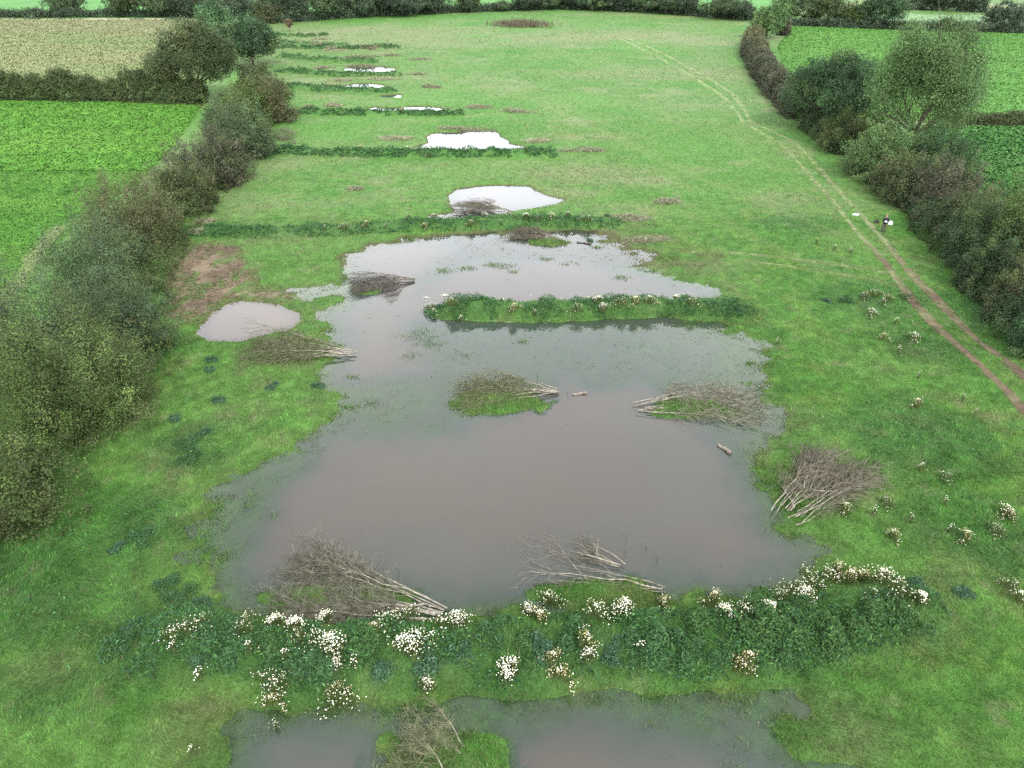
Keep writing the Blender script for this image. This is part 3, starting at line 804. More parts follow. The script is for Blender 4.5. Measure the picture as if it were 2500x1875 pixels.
hedge('dense dark undergrowth joining the shrubs of the left hedge', [(-70,1200),(40,1040),(160,900),(255,770),(285,640),(330,530),(410,430),(495,335),(550,265),(585,195)], 6.4, 3.0, BRGRN, 411, cover=1.2, wob=.5)
hedge('dense dark undergrowth joining the shrubs of the right hedge', [(1765,272),(1875,362),(1985,448),(2065,530),(2140,620),(2240,735)], 5.5, 3.0, DARKG[:2] + [(.056, .054, .028, .1)], 412, cover=1.1, wob=.3)
hedge('tall dark hedge between the maize and the bright crop field', [(-60,214),(60,216),(200,218),(320,220),(445,226)], 3.4, 4.6, BRGRN[:2] + [(.034, .052, .022, .20)], 401, wob=.26)
hedge('brown clipped hedge curving along the far right of the pasture', [(1620,112),(1645,158),(1682,210),(1730,258)], 4.4, 3.6, PURP, 402)
hedge('tan upper end of the right hedge below the light green corner tree', [(1628,92),(1622,104),(1630,122),(1645,150)], 4.0, 4.0, TAN, 403)
hedge('low scrubby hedge line dividing the two right-hand crop fields', [(2060,268),(2140,270),(2300,272)], 2.4, 1.9, BROWN, 404)
hedge('dark hedge behind the right-hand crop field', [(1700,55),(1800,59),(1900,62),(2050,66),(2240,72)], 2.4, 2.1, FARD, 405)
hedge('dark hedge along the crest behind the pasture', [(590,50),(700,43),(850,35),(1000,27),(1200,20),(1350,24),(1480,33),(1625,46)], 2.6, 2.4, FARD, 406)
hedge('thin low hedge at the far edge of the maize', [(-60,54),(100,55),(250,54),(420,54)], 2.0, 1.15, FARD, 407, wob=.5)
hedge('straight dark hedge behind the pale stubble strip', [(-60,36),(150,37),(300,37),(450,38)], 2.4, 2.1, FARD, 408)
hedge('farthest dark hedge at the top right corner', [(1930,20),(2050,23),(2130,26)], 3, 3.4, FARD, 409)
hedge('round-topped brownish hedge left of the rusty sapling', [(545,52),(575,50),(612,46)], 6, 5.5, BROWN, 410)

# --- trees in the far hedges (every one its own crown)
FT = [ # x, base, top, width, palette, label
 (143,33,-12,66,FARM,'far oak leftmost above the stubble strip hedge'), (280,34,-18,70,OAK,'far brownish oak with a short trunk above the stubble hedge'),
 (360,36,-20,60,FARM,'far open-crowned tree just left of the oak at the maize corner'), (415,38,-24,64,FARD,'far dark tree behind the top of the maize-corner oak'),
 (592,42,-8,46,FARD,'far dark bluish tree above the round-topped brownish hedge'),
 (640,46,-16,48,FARD,'far dark tree directly above the rusty sapling'), (700,42,-14,56,FARM,'far green tree right of the one above the rusty sapling'),
 (735,40,-10,40,FARD,'far dark small tree between two gaps of bright field'), (800,36,-12,70,FARD,'far wide dark tree behind the left part of the crest'),
 (870,34,-14,80,FARD,'far dark broad tree, widest along the crest hedge'), (935,30,-12,60,FARD,'far dark tree right of the broad crest tree'),
 (1010,27,-6,40,FARM,'far small tree on the crest left of the bright gap'), (1085,23,2,46,FARM,'far low round bush-tree on the crest beside the gap'),
 (1140,22,-14,52,FARD,'far dark tree behind the rush patch'), (1190,20,-14,56,FARM,'far green tree right above the rush patch'),
 (1250,21,-14,58,FARD,'far dark tree on the highest point of the crest'), (1300,23,-12,50,FARM,'far mid-green tree right of the crest top'),
 (1345,25,-12,46,FARD,'far narrow dark tree on the right crest'), (1395,27,-8,54,FARM,'far greyish green tree on the right crest'),
 (1440,30,-6,56,FARM,'far rounded green tree before the last gap in the crest hedge'), (1480,33,-4,44,FARD,'far dark small tree at the edge of the last crest gap'),
 (1560,40,-2,70,FARM,'far bushy green tree right of the last crest gap'), (1605,44,0,50,FARD,'far dark tree beside the light green corner tree'),
 (1735,52,-8,56,FARM,'green tree left on the hedge behind the right crop'), (1785,56,-6,56,OAK,'brownish green tree on the hedge behind the right crop'),
 (1838,58,2,44,LIME,'yellow-green slim tree on the hedge behind the right crop'), (1898,60,-10,76,DEEP,'dark rounded tree behind the top of the tall willow'),
 (2162,66,2,92,FARD,'wide dark oak at the top right beyond the crop'), (2020,22,-16,44,FARD,'tiny far tree above the pale strip on the right'),
 (2090,24,-16,60,FARD,'far dark tree pair member over the top right strip'), (2045,70,38,34,PURP,'small brown bush on the hedge right of the tall willow'),
]
for i, (px, pb, pt, wp, pal, lab) in enumerate(FT):
    far_back = pt < 0
    plant('field_tree', lab, 'tree', (px, pb, pt - 16 if far_back else pt, wp * (1.22 if far_back else 1.0)), pal, 'trees in the far hedges', .3, dome=.40, seed=500 + i, nl=18, lobe=.30, leaf=.46, cover=1.6)
# reddish sapling at the crest
loc, h, w, d = place(627, 68, 40, 22)
t = thing('sapling', 'rusty brown sapling standing alone at the far top left of the pasture', 'sapling', loc)
(V, F, C), lc = crown_mesh(w, h, .2, .3, 1.3, [(.115, .085, .052, .6), (.09, .075, .048, .4)], 777, nl=8)
V[:, :2] *= (.45 + .75 * np.clip(V[:, 2:3] / h, 0, 1))
build('crown', V, [F], M_LEAF, C, t)
mb = MB(); limbs(mb, lc[:5], .07, 1.0, 778); mb.build('trunk', M_BARK, t)

# ------------------------------------------------------------------ crop fields
def field_sheet(name, label, pts, step, z, bump, bscale, cfun, leafn=0, leaf=.25, lcol=None, kind='structure', mat=None, seed=0, lup=.1):
    P = poly(pts); lo = P.min(0); hi = P.max(0)
    V, F = grid_mesh(np.arange(lo[0], hi[0] + step, step), np.arange(lo[1], hi[1] + step, step), lambda x, y: H(x, y) + z + bump * fbm(x, y, bscale, 3, seed))
    s = sdf(P, V[:, 0], V[:, 1]); inn = s < 0
    V[:, 2] = np.where(s > -step, H(V[:, 0], V[:, 1]) + .02, V[:, 2])
    keep = (s[F] < 0).all(1); F = F[keep]; used = np.unique(F); rm = np.zeros(len(V), int); rm[used] = np.arange(len(used)); V = V[used]; F = rm[F]
    mb = MB(); mb.add(V, F, cfun(V[:, 0], V[:, 1]))
    if leafn:
        rg = np.random.default_rng(seed + 3)
        x = rg.uniform(lo[0], hi[0], leafn * 2); y = rg.uniform(lo[1], hi[1], leafn * 2)
        m = (sdf(P, x, y) < -.4) & inview(x, y); x, y = x[m][:leafn], y[m][:leafn]
        C = np.stack([x, y, H(x, y) + z + bump * fbm(x, y, bscale, 3, seed) + rg.uniform(0, lup, len(x))], 1)
        c = cfun(x, y) * np.exp(rg.normal(0, .08, len(x)))[:, None] * 1.05
        nn = unit(np.stack([rg.normal(0, .5, len(x)), rg.normal(0, .5, len(x)), np.ones(len(x))], 1))
        sc_ = leaf * rg.uniform(.6, 1.4, len(x))
        mb.add(*leaves(C, nn, sc_, sc_ * .6, np.clip(c, .01, .5), rg))
    o = mb.build(name, mat or M_FIELD)
    return tag(o, label, 'field', kind=kind)

def cf(a, b, sx=20, sy=8, seed=0, rows=None):
    a = np.array(a); b = np.array(b)
    def f(x, y):
        t = sstep(-.7, .7, fbm(x / sx, y / sy, 1, 4, seed))
        c = a * (1 - t[:, None]) + b * t[:, None]
        return c * np.exp(.18 * fbm(x, y, 1.2, 2, seed + 9))[:, None]
    return f
field_sheet('crop_field', 'bright green leafy crop left of the hedge', [(-400,214),(0,217),(440,226),(420,262),(365,335),(330,372),(150,373),(-400,372)], .6, .18, .06, 1.1, cf((.052,.138,.020),(.066,.150,.024), 26, 7, seed=11), 80000, .30, seed=21, lup=.06)
field_sheet('crop_field', 'bright green crop field beyond the right hedge', [(1712,58),(2240,75),(2400,262),(2090,262),(1900,262),(1740,250),(1690,160),(1676,100)], .8, .2, .06, 1.3, cf((.048,.128,.024),(.060,.140,.028), 30, 9, seed=12), 80000, .36, seed=22, lup=.06)
field_sheet('crop_field', 'darker leafy green crop at the right edge below the scrubby hedge', [(1990,276),(2300,276),(2500,440),(2212,440),(2080,400)], .6, .2, .12, 1.0, cf((.036,.100,.024),(.048,.114,.030), seed=13), 40000, .36, seed=23, lup=.2)
def maize_c(x, y):
    t = sstep(-.5, .7, fbm(x / 26, y / 5, 1, 4, 71)); far = sstep(190, 250, y)
    a = np.array([.142, .156, .074]); b = np.array([.114, .152, .062])
    c = a * (1 - t[:, None]) + b * t[:, None]; c = c * (1 - .5 * far[:, None]) + np.array([.160, .148, .090]) * .5 * far[:, None]
    return c * np.exp(.08 * fbm(x, y, 1.0, 2, 73))[:, None]
field_sheet('maize_field', 'tall ripening tan maize behind the dark left hedge', [(-500,60),(0,57),(430,59),(520,62),(470,130),(400,190),(200,196),(-500,190)], .7, 1.9, .05, 1.4, maize_c, 130000, .34, seed=24, lup=.22)
def lawn_c(x, y):
    c = cf((.042,.116,.017),(.056,.132,.022), 14, 5, seed=31)(x, y)
    d, _ = dpath(poly([(-20,690),(30,630),(75,560),(125,495)]), x, y); f = ((1 - sstep(.3, 1.1, d + .3 * fbm(x, y, 1, 2, 5))) * .7)[:, None]
    return c * (1 - f) + np.array([.15, .17, .08]) * f
field_sheet('grass_field', 'smooth green mown field left of the hedge below the leafy crop', [(-500,366),(150,367),(330,367),(300,400),(230,440),(150,510),(90,590),(40,680),(-20,760),(-500,900)], .5, .03, .03, 1.0, lawn_c, 110000, .20, seed=25, lup=.08)
field_sheet('stubble_strip', 'pale cream stubble strip between two far hedges', [(-200,40),(440,41),(440,50),(-200,50)], 2, .06, .02, 2, cf((.26,.225,.155),(.30,.26,.185), seed=14))
field_sheet('far_field', 'bright far green field at the top left', [(-300,-6),(640,-6),(620,30),(450,34),(-300,33)], 3, .05, .03, 3, cf((.050,.140,.034),(.056,.150,.036), seed=15))
field_sheet('far_field', 'bright far green field behind the crest trees', [(650,-30),(1700,-30),(1690,30),(1500,22),(1200,8),(900,20),(660,36)], 3, .05, .03, 3, cf((.052,.145,.034),(.060,.155,.036), seed=16))
field_sheet('far_field', 'pale green far field strip at the top right', [(1800,26),(2300,34),(2300,58),(1800,48)], 3, .05, .03, 3, cf((.085,.150,.070),(.095,.160,.075), seed=17))
field_sheet('far_field', 'dull tan far field above the top right hedge', [(1800,4),(2300,10),(2300,20),(1800,14)], 3, .05, .03, 3, cf((.14,.145,.08),(.13,.14,.07), seed=18))

# ------------------------------------------------------------------ farm track ruts
def ruts():
    mb = MB()
    for P, w0 in ((RUT_L, .40), (RUT_R, .44), (SIDE1, .2), (SIDE2, .2)):
        L = np.r_[0, np.cumsum(np.hypot(*(P[1:] - P[:-1]).T))]
        n = int(L[-1] / .35); s = np.linspace(0, L[-1], n)
        x = np.interp(s, L, P[:, 0]); y = np.interp(s, L, P[:, 1])
        x = np.convolve(np.pad(x, 6, 'edge'), np.ones(13) / 13, 'valid'); y = np.convolve(np.pad(y, 6, 'edge'), np.ones(13) / 13, 'valid')
        t = unit(np.stack([np.gradient(x), np.gradient(y)], 1)); nr = np.stack([-t[:, 1], t[:, 0]], 1)
        k = np.linspace(-1, 1, 5)
        W = w0 * (1 + .35 * fbm(s, s * 0, 1.3, 3, 5)) * (1 - .45 * sstep(50, 72, y)) * np.clip(.6 + y / 110, 1, 2.4)
        X = x[:, None] + nr[:, :1] * W[:, None] * k; Y = y[:, None] + nr[:, 1:] * W[:, None] * k
        Z = H(X.ravel(), Y.ravel()).reshape(X.shape) + .012 + .02 * (np.abs(k) < .3)
        muddy = 1 - sstep(48, 74, y) if P is RUT_L or P is RUT_R else np.full(n, .0)
        mud = np.array([.064, .046, .031]); tan_ = np.array([.100, .122, .054]); gr = np.array([.104, .146, .056])
        f = np.clip(muddy + .45 * fbm(x, y, 2.5, 3, 77), 0, 1)[:, None, None]
        g = sstep(75, 110, y)[:, None, None]
        c = (tan_ * (1 - g) + gr * g) * (1 - f) + mud * f
        c = np.broadcast_to(c, X.shape + (3,)) * np.exp(.3 * fbm(X, Y, .35, 2, 79))[..., None]
        V = np.stack([X, Y, Z], -1).reshape(-1, 3)
        i = np.arange(n - 1)[:, None] * 5 + np.arange(4)[None]
        F = np.stack([i, i + 1, i + 6, i + 5], -1).reshape(-1, 4)
        # leave gaps where grass has closed over the wheel line
        cover = fbm(V[F[:, 0], 0], V[F[:, 0], 1], 1.1, 3, 83)
        lim = np.where(V[F[:, 0], 1] < 60, .85, .55) if P is RUT_L or P is RUT_R else .1
        mb.add(V, F[cover < lim], c.reshape(-1, 3))
    return mb.build('farm_track', M_GROUND)
tag(ruts(), 'twin-rut farm track of brown mud running along the right hedge', 'track', kind='structure')

# ------------------------------------------------------------------ felled trees and brushwood
def brush(name, label, cat, butt, tip, spread, height, seed, mains=7, sides=9, twigs=5, r0=.07, mat=M_PALE, tmat=M_TWIG, group='felled trees lying in the flooded pasture', dip=0., clump=.35, base=.18):
    rg = np.random.default_rng(seed)
    bx, by, bz = at(*butt); tx, ty, tz = at(*tip)
    d = np.array([tx - bx, ty - by]); L = np.hypot(*d); d = d / L; nr = np.array([-d[1], d[0]])
    zb = max(bz, WZ, tz) + .05
    t = thing(name, label, cat, (bx, by, zb), group)
    def line(start, ang, ln, up, n=7, curl=0., tipz=None):
        a0 = math.atan2(d[1], d[0]) + ang; p = [np.array(start)]; st = ln / (n - 1)
        for k in range(1, n):
            f = k / (n - 1); a = a0 + curl * f + rg.normal(0, .10)
            q = p[-1] + np.array([math.cos(a) * st, math.sin(a) * st, up * st * (1 - 1.75 * f) + rg.normal(0, .05) * st])
            q[2] = max(q[2], .02 - dip * f)
            p.append(q)
        return np.array(p)
    tw = MB(); ml = []
    for i in range(mains):
        f = (i + .5) / mains * 2 - 1
        ang = f * spread + rg.normal(0, .06)
        s0 = np.array([*(nr * f * base * (1 if mains > 3 else .3) + d * rg.uniform(0, clump)), rg.uniform(0, .18)])
        ln = L * rg.uniform(.72, 1.0)
        p = line(s0, ang, ln, rg.uniform(.08, .75) * height / L * 1.35, 8, -ang * rg.uniform(.0, .5))
        ml.append(p)
    nm = len(ml)
    for i in range(max(1, mains // 4)):
        a = rg.choice([-1, 1]) * rg.uniform(.35, 1.0); s0 = np.array([*(d * L * rg.uniform(.1, .55) + nr * rg.normal(0, .25)), rg.uniform(.1, .35)])
        ml.append(line(s0, a, L * rg.uniform(.3, .55), rg.uniform(.1, .6) * height / L, 8, rg.normal(0, .5)))
    for i, p in enumerate(ml):
        k = r0 * (1.0 if i == mains // 2 else rg.uniform(.45, .75))
        m = MB(); m.tube(p, k * np.linspace(1, .18, len(p)), 6 if i == mains // 2 else 5)
        m.build('trunk' if i == mains // 2 else 'branch', mat, t, True)
        for j in range(int(sides * 1.7)):
            u = rg.uniform(.22, .97); q = np.array([np.interp(u * 7, np.arange(8), p[:, c]) for c in range(3)])
            a = rg.choice([-1, 1]) * rg.uniform(.25, .8)
            s = line(q, a, L * rg.uniform(.14, .34) * (1.2 - .5 * u), rg.uniform(-.35, .55), 5, -a * .6)
            tw.tube(s, k * .34 * np.linspace(1, .3, 5) + .004, 3)
            for _ in range(twigs):
                v = rg.integers(1, 5); a2 = a + rg.normal(0, .6)
                e = line(s[v], a2, L * rg.uniform(.06, .18), rg.uniform(-.4, .6), 4, rg.normal(0, .4))
                tw.tube(e, np.linspace(.008, .005, 4) + k * .02, 3)
    tw.build('twigs', tmat, t)
    return t

brush('felled_tree', 'large pale felled tree fanning left from the flowery near bank', 'felled tree', (966,1334), (622,1268), .34, 1.3, 1, 12, 13, 7, .085, M_PALE, M_TWIG, base=.5)
brush('felled_tree', 'sparse pale forked branch lying over a grassy hummock by the near bank', 'felled branch', (1440,1282), (1118,1232), .20, .25, 2, 4, 3, 2, .05, M_PALE, M_PALE)
brush('felled_tree', 'bare pale branch half sunk in water behind the forked one', 'felled branch', (1350,1238), (1222,1192), .40, .4, 3, 4, 4, 4, .055, M_PALE, M_TWIG, dip=.1)
brush('felled_tree', 'grassy felled tree on the mid-pond hummock pointing right', 'felled tree', (1212,858), (985,848), .34, 1.2, 4, 8, 11, 6, .05, M_PALE, M_TWIGG)
brush('felled_tree', 'felled tree fanning right from dark butts in the right of the pond', 'felled tree', (1358,902), (1612,868), .22, 1.0, 5, 10, 11, 6, .06, M_PALE, M_TWIG, base=.55, clump=1.2)
brush('felled_tree', 'pale brushwood fan lying on the right bank of the pond', 'felled tree', (1688,1128), (1828,1000), .20, .6, 6, 13, 10, 6, .05, M_PALE, M_TWIGB, base=.95, clump=1.0)
brush('felled_tree', 'smaller bare brush standing just above the right bank fan', 'felled tree', (1745,1072), (1768,985), .5, 1.3, 7, 6, 9, 6, .05, M_TWIG, M_TWIGB)
brush('felled_tree', 'bundle of felled stems pointing right into the channel by the muddy pool', 'felled tree', (772,777), (548,752), .28, 1.1, 8, 13, 10, 6, .055, M_PALE, M_TWIGG, base=.45, clump=1.4)
brush('felled_tree', 'dark wet felled tree lying in the channel left of the island bank', 'felled tree', (900,612), (762,622), .42, 1.3, 9, 9, 12, 7, .06, M_DARKW, M_TWIGD)
brush('felled_tree', 'brown brushwood on an islet under the third bank', 'felled tree', (1212,522), (1102,505), .40, 1.3, 10, 8, 10, 6, .07, M_TWIGB, M_TWIGB)
brush('felled_tree', 'fine brown brush drooping into the rounded white pond', 'felled tree', (1108,460), (985,452), .40, 1.6, 11, 8, 10, 6, .05, M_TWIGB, M_TWIGB)
brush('felled_tree', 'pale branchy brush on the grassy hummock at the bottom edge', 'felled tree', (1048,1722), (872,1632), .55, .9, 12, 12, 12, 7, .05, M_PALE, M_TWIGG, base=.9, clump=.9)
brush('felled_tree', 'brown dead brush against the left hedge at the fourth bank', 'felled tree', (640,312), (585,285), .6, 1.6, 13, 6, 9, 5, .05, M_TWIGB, M_TWIGB)

def log(label, a, b, r, mat, stub=True, z=None):
    x0, y0 = atz(*a, WZ + .03); x1, y1 = atz(*b, WZ + .03)
    z = WZ + r * .55
    t = thing('log', label, 'log', (x0, y0, z), None)
    d = np.array([x1 - x0, y1 - y0, 0.])
    p = [d * f + np.array([0, 0, .03 * math.sin(7 * f)]) + (np.array([d[1], -d[0], 0]) * .035 * math.sin(5 * f)) for f in np.linspace(0, 1, 8)]
    mb = MB(); mb.tube(p, r * np.array([1.25, 1.05, .95, .92, .95, .85, .8, .72]), 8); mb.build('stem', mat, t, True)
    e = MB(); u = unit(d)[None][0]; V, F = tube([p[0] - u * .006, p[0] - u * .004], [r * 1.05, r * 1.05], 8)
    e.tube([p[0] - u * .012, p[0] - u * .002], [r * 1.02, r * 1.02], 8); e.build('cut_end', M_DARKW, t)
    if stub:
        e = MB(); q = p[4]; s = np.array([d[1], -d[0], 0]) * .35
        e.tube([q, q + s * .5 + [0, 0, .05], q + s], [r * .4, r * .25, r * .1], 4); e.build('branch_stub', mat, t)
    return t
log('short pale cut log floating in the pond near its right bank', (1577,980), (1552,961), .11, M_LOG)
log('thin grey log floating right of the mid-pond hummock', (1267,850), (1236,852), .09, M_LOG)
log('dark plank-like log lying in the shallow water under the third bank', (1277,527), (1246,523), .10, M_DARKW, False)
# thin sticks standing in the water
def stick(label, px, py, h, seed):
    rg = np.random.default_rng(seed)
    x, y = atz(px, py, WZ); mb = MB()
    p = [[0, 0, -.3], [.05, .02, h * .4], [rg.normal(0, .15), rg.normal(0, .1), h]]
    mb.tube(p, [.02, .015, .007], 4)
    q = np.array(p[1]); mb.tube([q, q + [rg.normal(0, .2), rg.normal(0, .15), h * .35]], [.01, .005], 3)
    mb.tube([q * .6, q * .6 + [rg.normal(0, .25), rg.normal(0, .15), h * .5]], [.01, .005], 3)
    o = mb.build('twig', M_TWIG); o.location = (x, y, WZ)
    return tag(o, label, 'twig', 'bare twigs standing out of the pond')
for i, (px, py, lab) in enumerate([(1350,1195,'bare twig poking from the pond just above the sunk pale branch'), (1395,1188,'bare twig in the pond, right of the sunk pale branch'),
      (1418,1210,'lowest bare twig right of the sunk branch'), (1352,1165,'tiny forked twig higher in the brown water above the branch'), (1225,852,'upright dark twig between the hummock brush and the floating log'),
      (1160,815,'thin pale twig rising behind the mid-pond hummock'), (1655,1140,'thin twig in the corner water below the right bank brush'), (860,1235,'thin twig in the brown water above the large felled tree')]):
    stick(lab, px, py, .7, 40 + i)

# brown heaps of cut brush and dead grass across the pasture: x, base row, width, height (photo px)
HEAPS = [(772,408,56,18,'small brown heap left behind the rounded white pond'),(1440,436,78,24,'rounded brown brush heap on the grass right of the rounded pond'),(1365,474,110,30,'long brown grassy heap at the right end of the third bank'),
 (1400,520,120,22,'flat dull brown heap right of the plank-like log'),(1255,324,104,20,'long brown heap slanting right of the fourth bank'),(868,299,112,16,'long tan heap left of the wavy white pond'),
 (1160,305,86,15,'low tan heap right of the wavy white pond'),(1000,281,150,13,'dark brown growth along the far rim of the wavy pond'),(1036,231,74,15,'brown heap right of the long pond strip'),
 (1106,241,70,16,'rounded brown heap farthest right beyond the pond strip'),(722,228,54,15,'tan heap left behind the pond strip'),(925,188,56,12,'brown heap right of the fifth row of ponds'),
 (715,186,76,14,'tan brown heap left of the weedy thin pond'),(735,174,60,10,'tan heap between the two far white ponds, left'),(825,171,66,9,'tan heap between the two far white ponds, right'),
 (697,147,52,11,'brown heap left of the far white pond'),(796,144,110,8,'dark brown rim behind the far white pond'),(785,122,100,9,'dark brown reed patch behind the smallest pond'),(842,120,50,8,'brown heap right of the reed patch'),
 (720,108,64,9,'tan heap left behind the reed patch'),(800,105,50,7,'dull heap on the third row from the crest'),(915,128,56,6,'thin brown streak heap out on the pasture'),(905,160,50,7,'small brown heap out on the pasture beside the far pond'),
 (690,84,56,9,'tan heap near the crest left'),(690,95,42,7,'small tan heap below the crest left one'),(665,232,40,16,'tan bush heap by the left hedge at the pond strip'),(430,500,46,14,'tan grassy heap by the hedge at the third bank'),(450,478,70,22,'straw-coloured brush heap against the left hedge')]
for i, (px, pb, wp, hp, lab) in enumerate(HEAPS):
    x, y, z = at(px, pb); d = proj(x, y, z)[2]; w = px2m(wp, d)
    h = min(.8, max(.25, px2m(hp, d) * .36)); dep = min(w * .5, 2.6)
    rg = np.random.default_rng(700 + i); n = int(np.clip(w * dep * 120, 280, 1400)); 
    kk = rg.integers(0, 5, n); X = rg.normal(0, .17, 5)[kk] * w + rg.normal(0, .13, n) * w; Y = rg.normal(0, .16, 5)[kk] * dep + rg.normal(0, .17, n) * dep; r = np.clip(np.hypot(X / (w * .55), Y / (dep * .6)), 0, 1)
    Z = h * (1 - r ** 2) * (.65 + .35 * fbm(X + i * 9, Y, .9, 2, 3)) * rg.uniform(.5, 1, n) + H(x + X, y + Y) - z
    C = np.stack([X, Y, Z], 1)
    dirs = unit(np.stack([rg.normal(.6, .6, n), rg.normal(0, .5, n), rg.normal(.15, .35, n)], 1))
    cc = np.array([[.165, .160, .105], [.200, .195, .130], [.130, .124, .085], [.085, .140, .050]])[rg.choice(4, n, p=[.4, .25, .2, .15])] * np.exp(rg.normal(0, .25, n))[:, None]
    if 'straw' in lab or 'tan' in lab: cc = cc * 1.25
    ln = rg.uniform(.25, .7, n) * (1 if d < 120 else 1.3); wd = max(.03, d / 710 * .45)
    b = unit(np.cross(dirs, rg.normal(size=(n, 3))))
    V = np.stack([C - dirs * ln[:, None] / 2 - b * wd / 2, C - dirs * ln[:, None] / 2 + b * wd / 2, C + dirs * ln[:, None] / 2], 1).reshape(-1, 3)
    o = build('brush_heap', V, [np.arange(3 * n).reshape(n, 3)], M_GRASS, np.repeat(np.clip(cc, .01, .4), 3, 0)); o.location = (x, y, z)
    tag(o, lab, 'brush heap', 'brown heaps dotted over the pasture')
# rush patch near the crest
x, y, z = at(1125, 58); d = proj(x, y, z)[2]; w = px2m(112, d); rg = np.random.default_rng(9); n = 2600
a = rg.uniform(0, 2 * np.pi, n); r = np.sqrt(rg.random(n)); X = rg.normal(0, .24, n) * w; Y = rg.normal(0, 3.2, n) + 4 - .1 * X; k = fbm(X, Y, 2.5, 3, 4) > -.3; X, Y = X[k], Y[k]; n = len(X)
V, F, C = blades(np.stack([X, Y, np.zeros(n)], 1), rg.normal(0, .2, (n, 3)) * [1, 1, 0], rg.uniform(.8, 1.9, n), .22, np.array([.092, .082, .055]) * np.exp(rg.normal(0, .3, n))[:, None], rg)
o = build('rush_patch', V, [F], M_GRASS, C); o.location = (x, y, z); tag(o, 'dark brown rush patch in a hollow near the top of the pasture', 'rushes')

# ------------------------------------------------------------------ weeds on the banks
def bank_weeds(k, P, hw, h, label, i):
    rg = np.random.default_rng(800 + i); L = np.hypot(*(P[1:] - P[:-1]).T).sum(); far = P[:, 1].mean()
    leaf = .13 if far < 60 else .2 if far < 100 else .34
    n = int(np.clip(L * hw * 2.2 * (170 if far < 60 else 60 if far < 100 else 30), 800, 24000))
    lo = P.min(0) - hw * 1.4; hi = P.max(0) + hw * 1.4
    x = rg.uniform(lo[0], hi[0], n * 3); y = rg.uniform(lo[1], hi[1], n * 3)
    d, t = dpath(P, x, y); cl = fbm(x, y, 1.4, 3, 811 + i)
    m = (d < hw * (.95 if far < 60 else 1.1)) & (cl > (.02 if far < 60 else -.45)) & (rg.random(n * 3) < .8); x, y, cl = x[m][:n], y[m][:n], cl[m][:n]
    C = np.stack([x, y, H(x, y) + rg.uniform(.0, .5, len(x)) * np.clip(.4 + cl, 0, 1.2) * (1.2 if far > 100 else 1)], 1)
    c = np.array([[.030, .080, .028], [.044, .098, .026], [.028, .062, .032]])[rg.choice(3, len(x))] * np.exp(rg.normal(0, .25, len(x)))[:, None]
    nn = unit(rg.normal(size=(len(x), 3)) * .6 + [0, 0, .8]); s = leaf * rg.uniform(.6, 1.5, len(x))
    V, F, K = leaves(C, nn, s * 1.3, s * .45, c, rg)
    o = build('bank_weeds', V, [F], M_LEAF, K)
    tag(o, label, 'weeds', kind='stuff')
ORD = ['nearest', 'island', 'third', 'fourth', 'fifth', 'sixth', 'seventh', 'eighth', 'ninth', 'tenth', 'farthest']
for i, (k, P, hw, h) in enumerate(BANKS):
    bank_weeds(k, P, hw, h, f'dark green weeds growing along the {ORD[i]} grassy bank', i)

# low broad-leaved plants in the rough ground
def rough():
    n = 90000; x = rng.uniform(-45, 45, n); y = rng.uniform(12, 70, n)
    m = inview(x, y) & (sdf(FIELD, x, y) < 0); x, y = x[m], y[m]
    n2 = fbm(x, y, 1.6, 3, 141)
    f = ell(x, y, DARKW, n2)
    m = rng.random(len(x)) < f * np.clip(.45 + 1.2 * n2, 0, 1); x, y = x[m], y[m]
    z = H(x, y); m = wdepth(x, y, z) < -.02; x, y, z = x[m], y[m], z[m]; n = len(x)
    C = np.stack([x, y, z + rng.uniform(.05, .30, n)], 1)
    c = np.array([[.026, .080, .024], [.040, .100, .026], [.024, .062, .028]])[rng.choice(3, n)] * np.exp(rng.normal(0, .3, n))[:, None]
    s = rng.uniform(.07, .18, n)
    V, F, K = leaves(C, unit(rng.normal(size=(n, 3)) * .55 + [0, 0, .9]), s * 1.2, s * .6, c)
    return tag(build('ground_weeds', V, [F], M_LEAF, K), 'broad-leaved weeds spreading through the rough meadow grass', 'weeds', kind='stuff')
rough()

# ------------------------------------------------------------------ dark thistle and nettle clumps
def weed_template(seed, w, h, n, cols):
    rg = np.random.default_rng(seed); a = rg.uniform(0, 2 * np.pi, n); r = np.sqrt(rg.random(n)) * w / 2
    k = 6; cx = rg.normal(0, w * .19, k); cy = rg.normal(0, w * .17, k); j = rg.integers(0, k, n)
    X = cx[j] + rg.normal(0, w * .15, n); Y = cy[j] + rg.normal(0, w * .14, n); rr = np.hypot(X - cx[j], Y - cy[j]) / (w * .25)
    hh = h * rg.uniform(.55, 1.1, k)[j]
    Z = hh * np.clip(1 - rr ** 2, .1, 1) * rg.uniform(.35, 1.05, n)
    c = np.array(cols)[rg.choice(len(cols), n)] * np.exp(rg.normal(0, .26, n))[:, None]
    s = rg.uniform(.08, .17, n)
    nn = unit(np.stack([(X - cx[j]), (Y - cy[j]), np.full(n, .35)], 1) + rg.normal(size=(n, 3)) * .35)
    lf = leaves(np.stack([X, Y, Z], 1), nn, s * 1.35, s * .38, np.clip(c, .01, .4), rg)
    m = 26; q = rg.integers(0, n, m)
    return lf, [(X[i], Y[i], Z[i]) for i in q], np.array([cx, cy]).T
WT = []
for sd, w, h, n, cols in [(1, 1.7, .65, 2400, [(.034, .080, .030), (.048, .100, .036), (.028, .064, .028)]), (2, 1.3, .45, 1200, [(.036, .078, .042), (.048, .092, .048)]), (3, 2.3, .9, 3600, [(.034, .084, .026), (.050, .104, .030), (.030, .066, .026), (.042, .076, .024)])]:
    (V, F, C), st, cc = weed_template(sd, w, h, n, cols)
    WT.append((V, F, C))
WME = {}
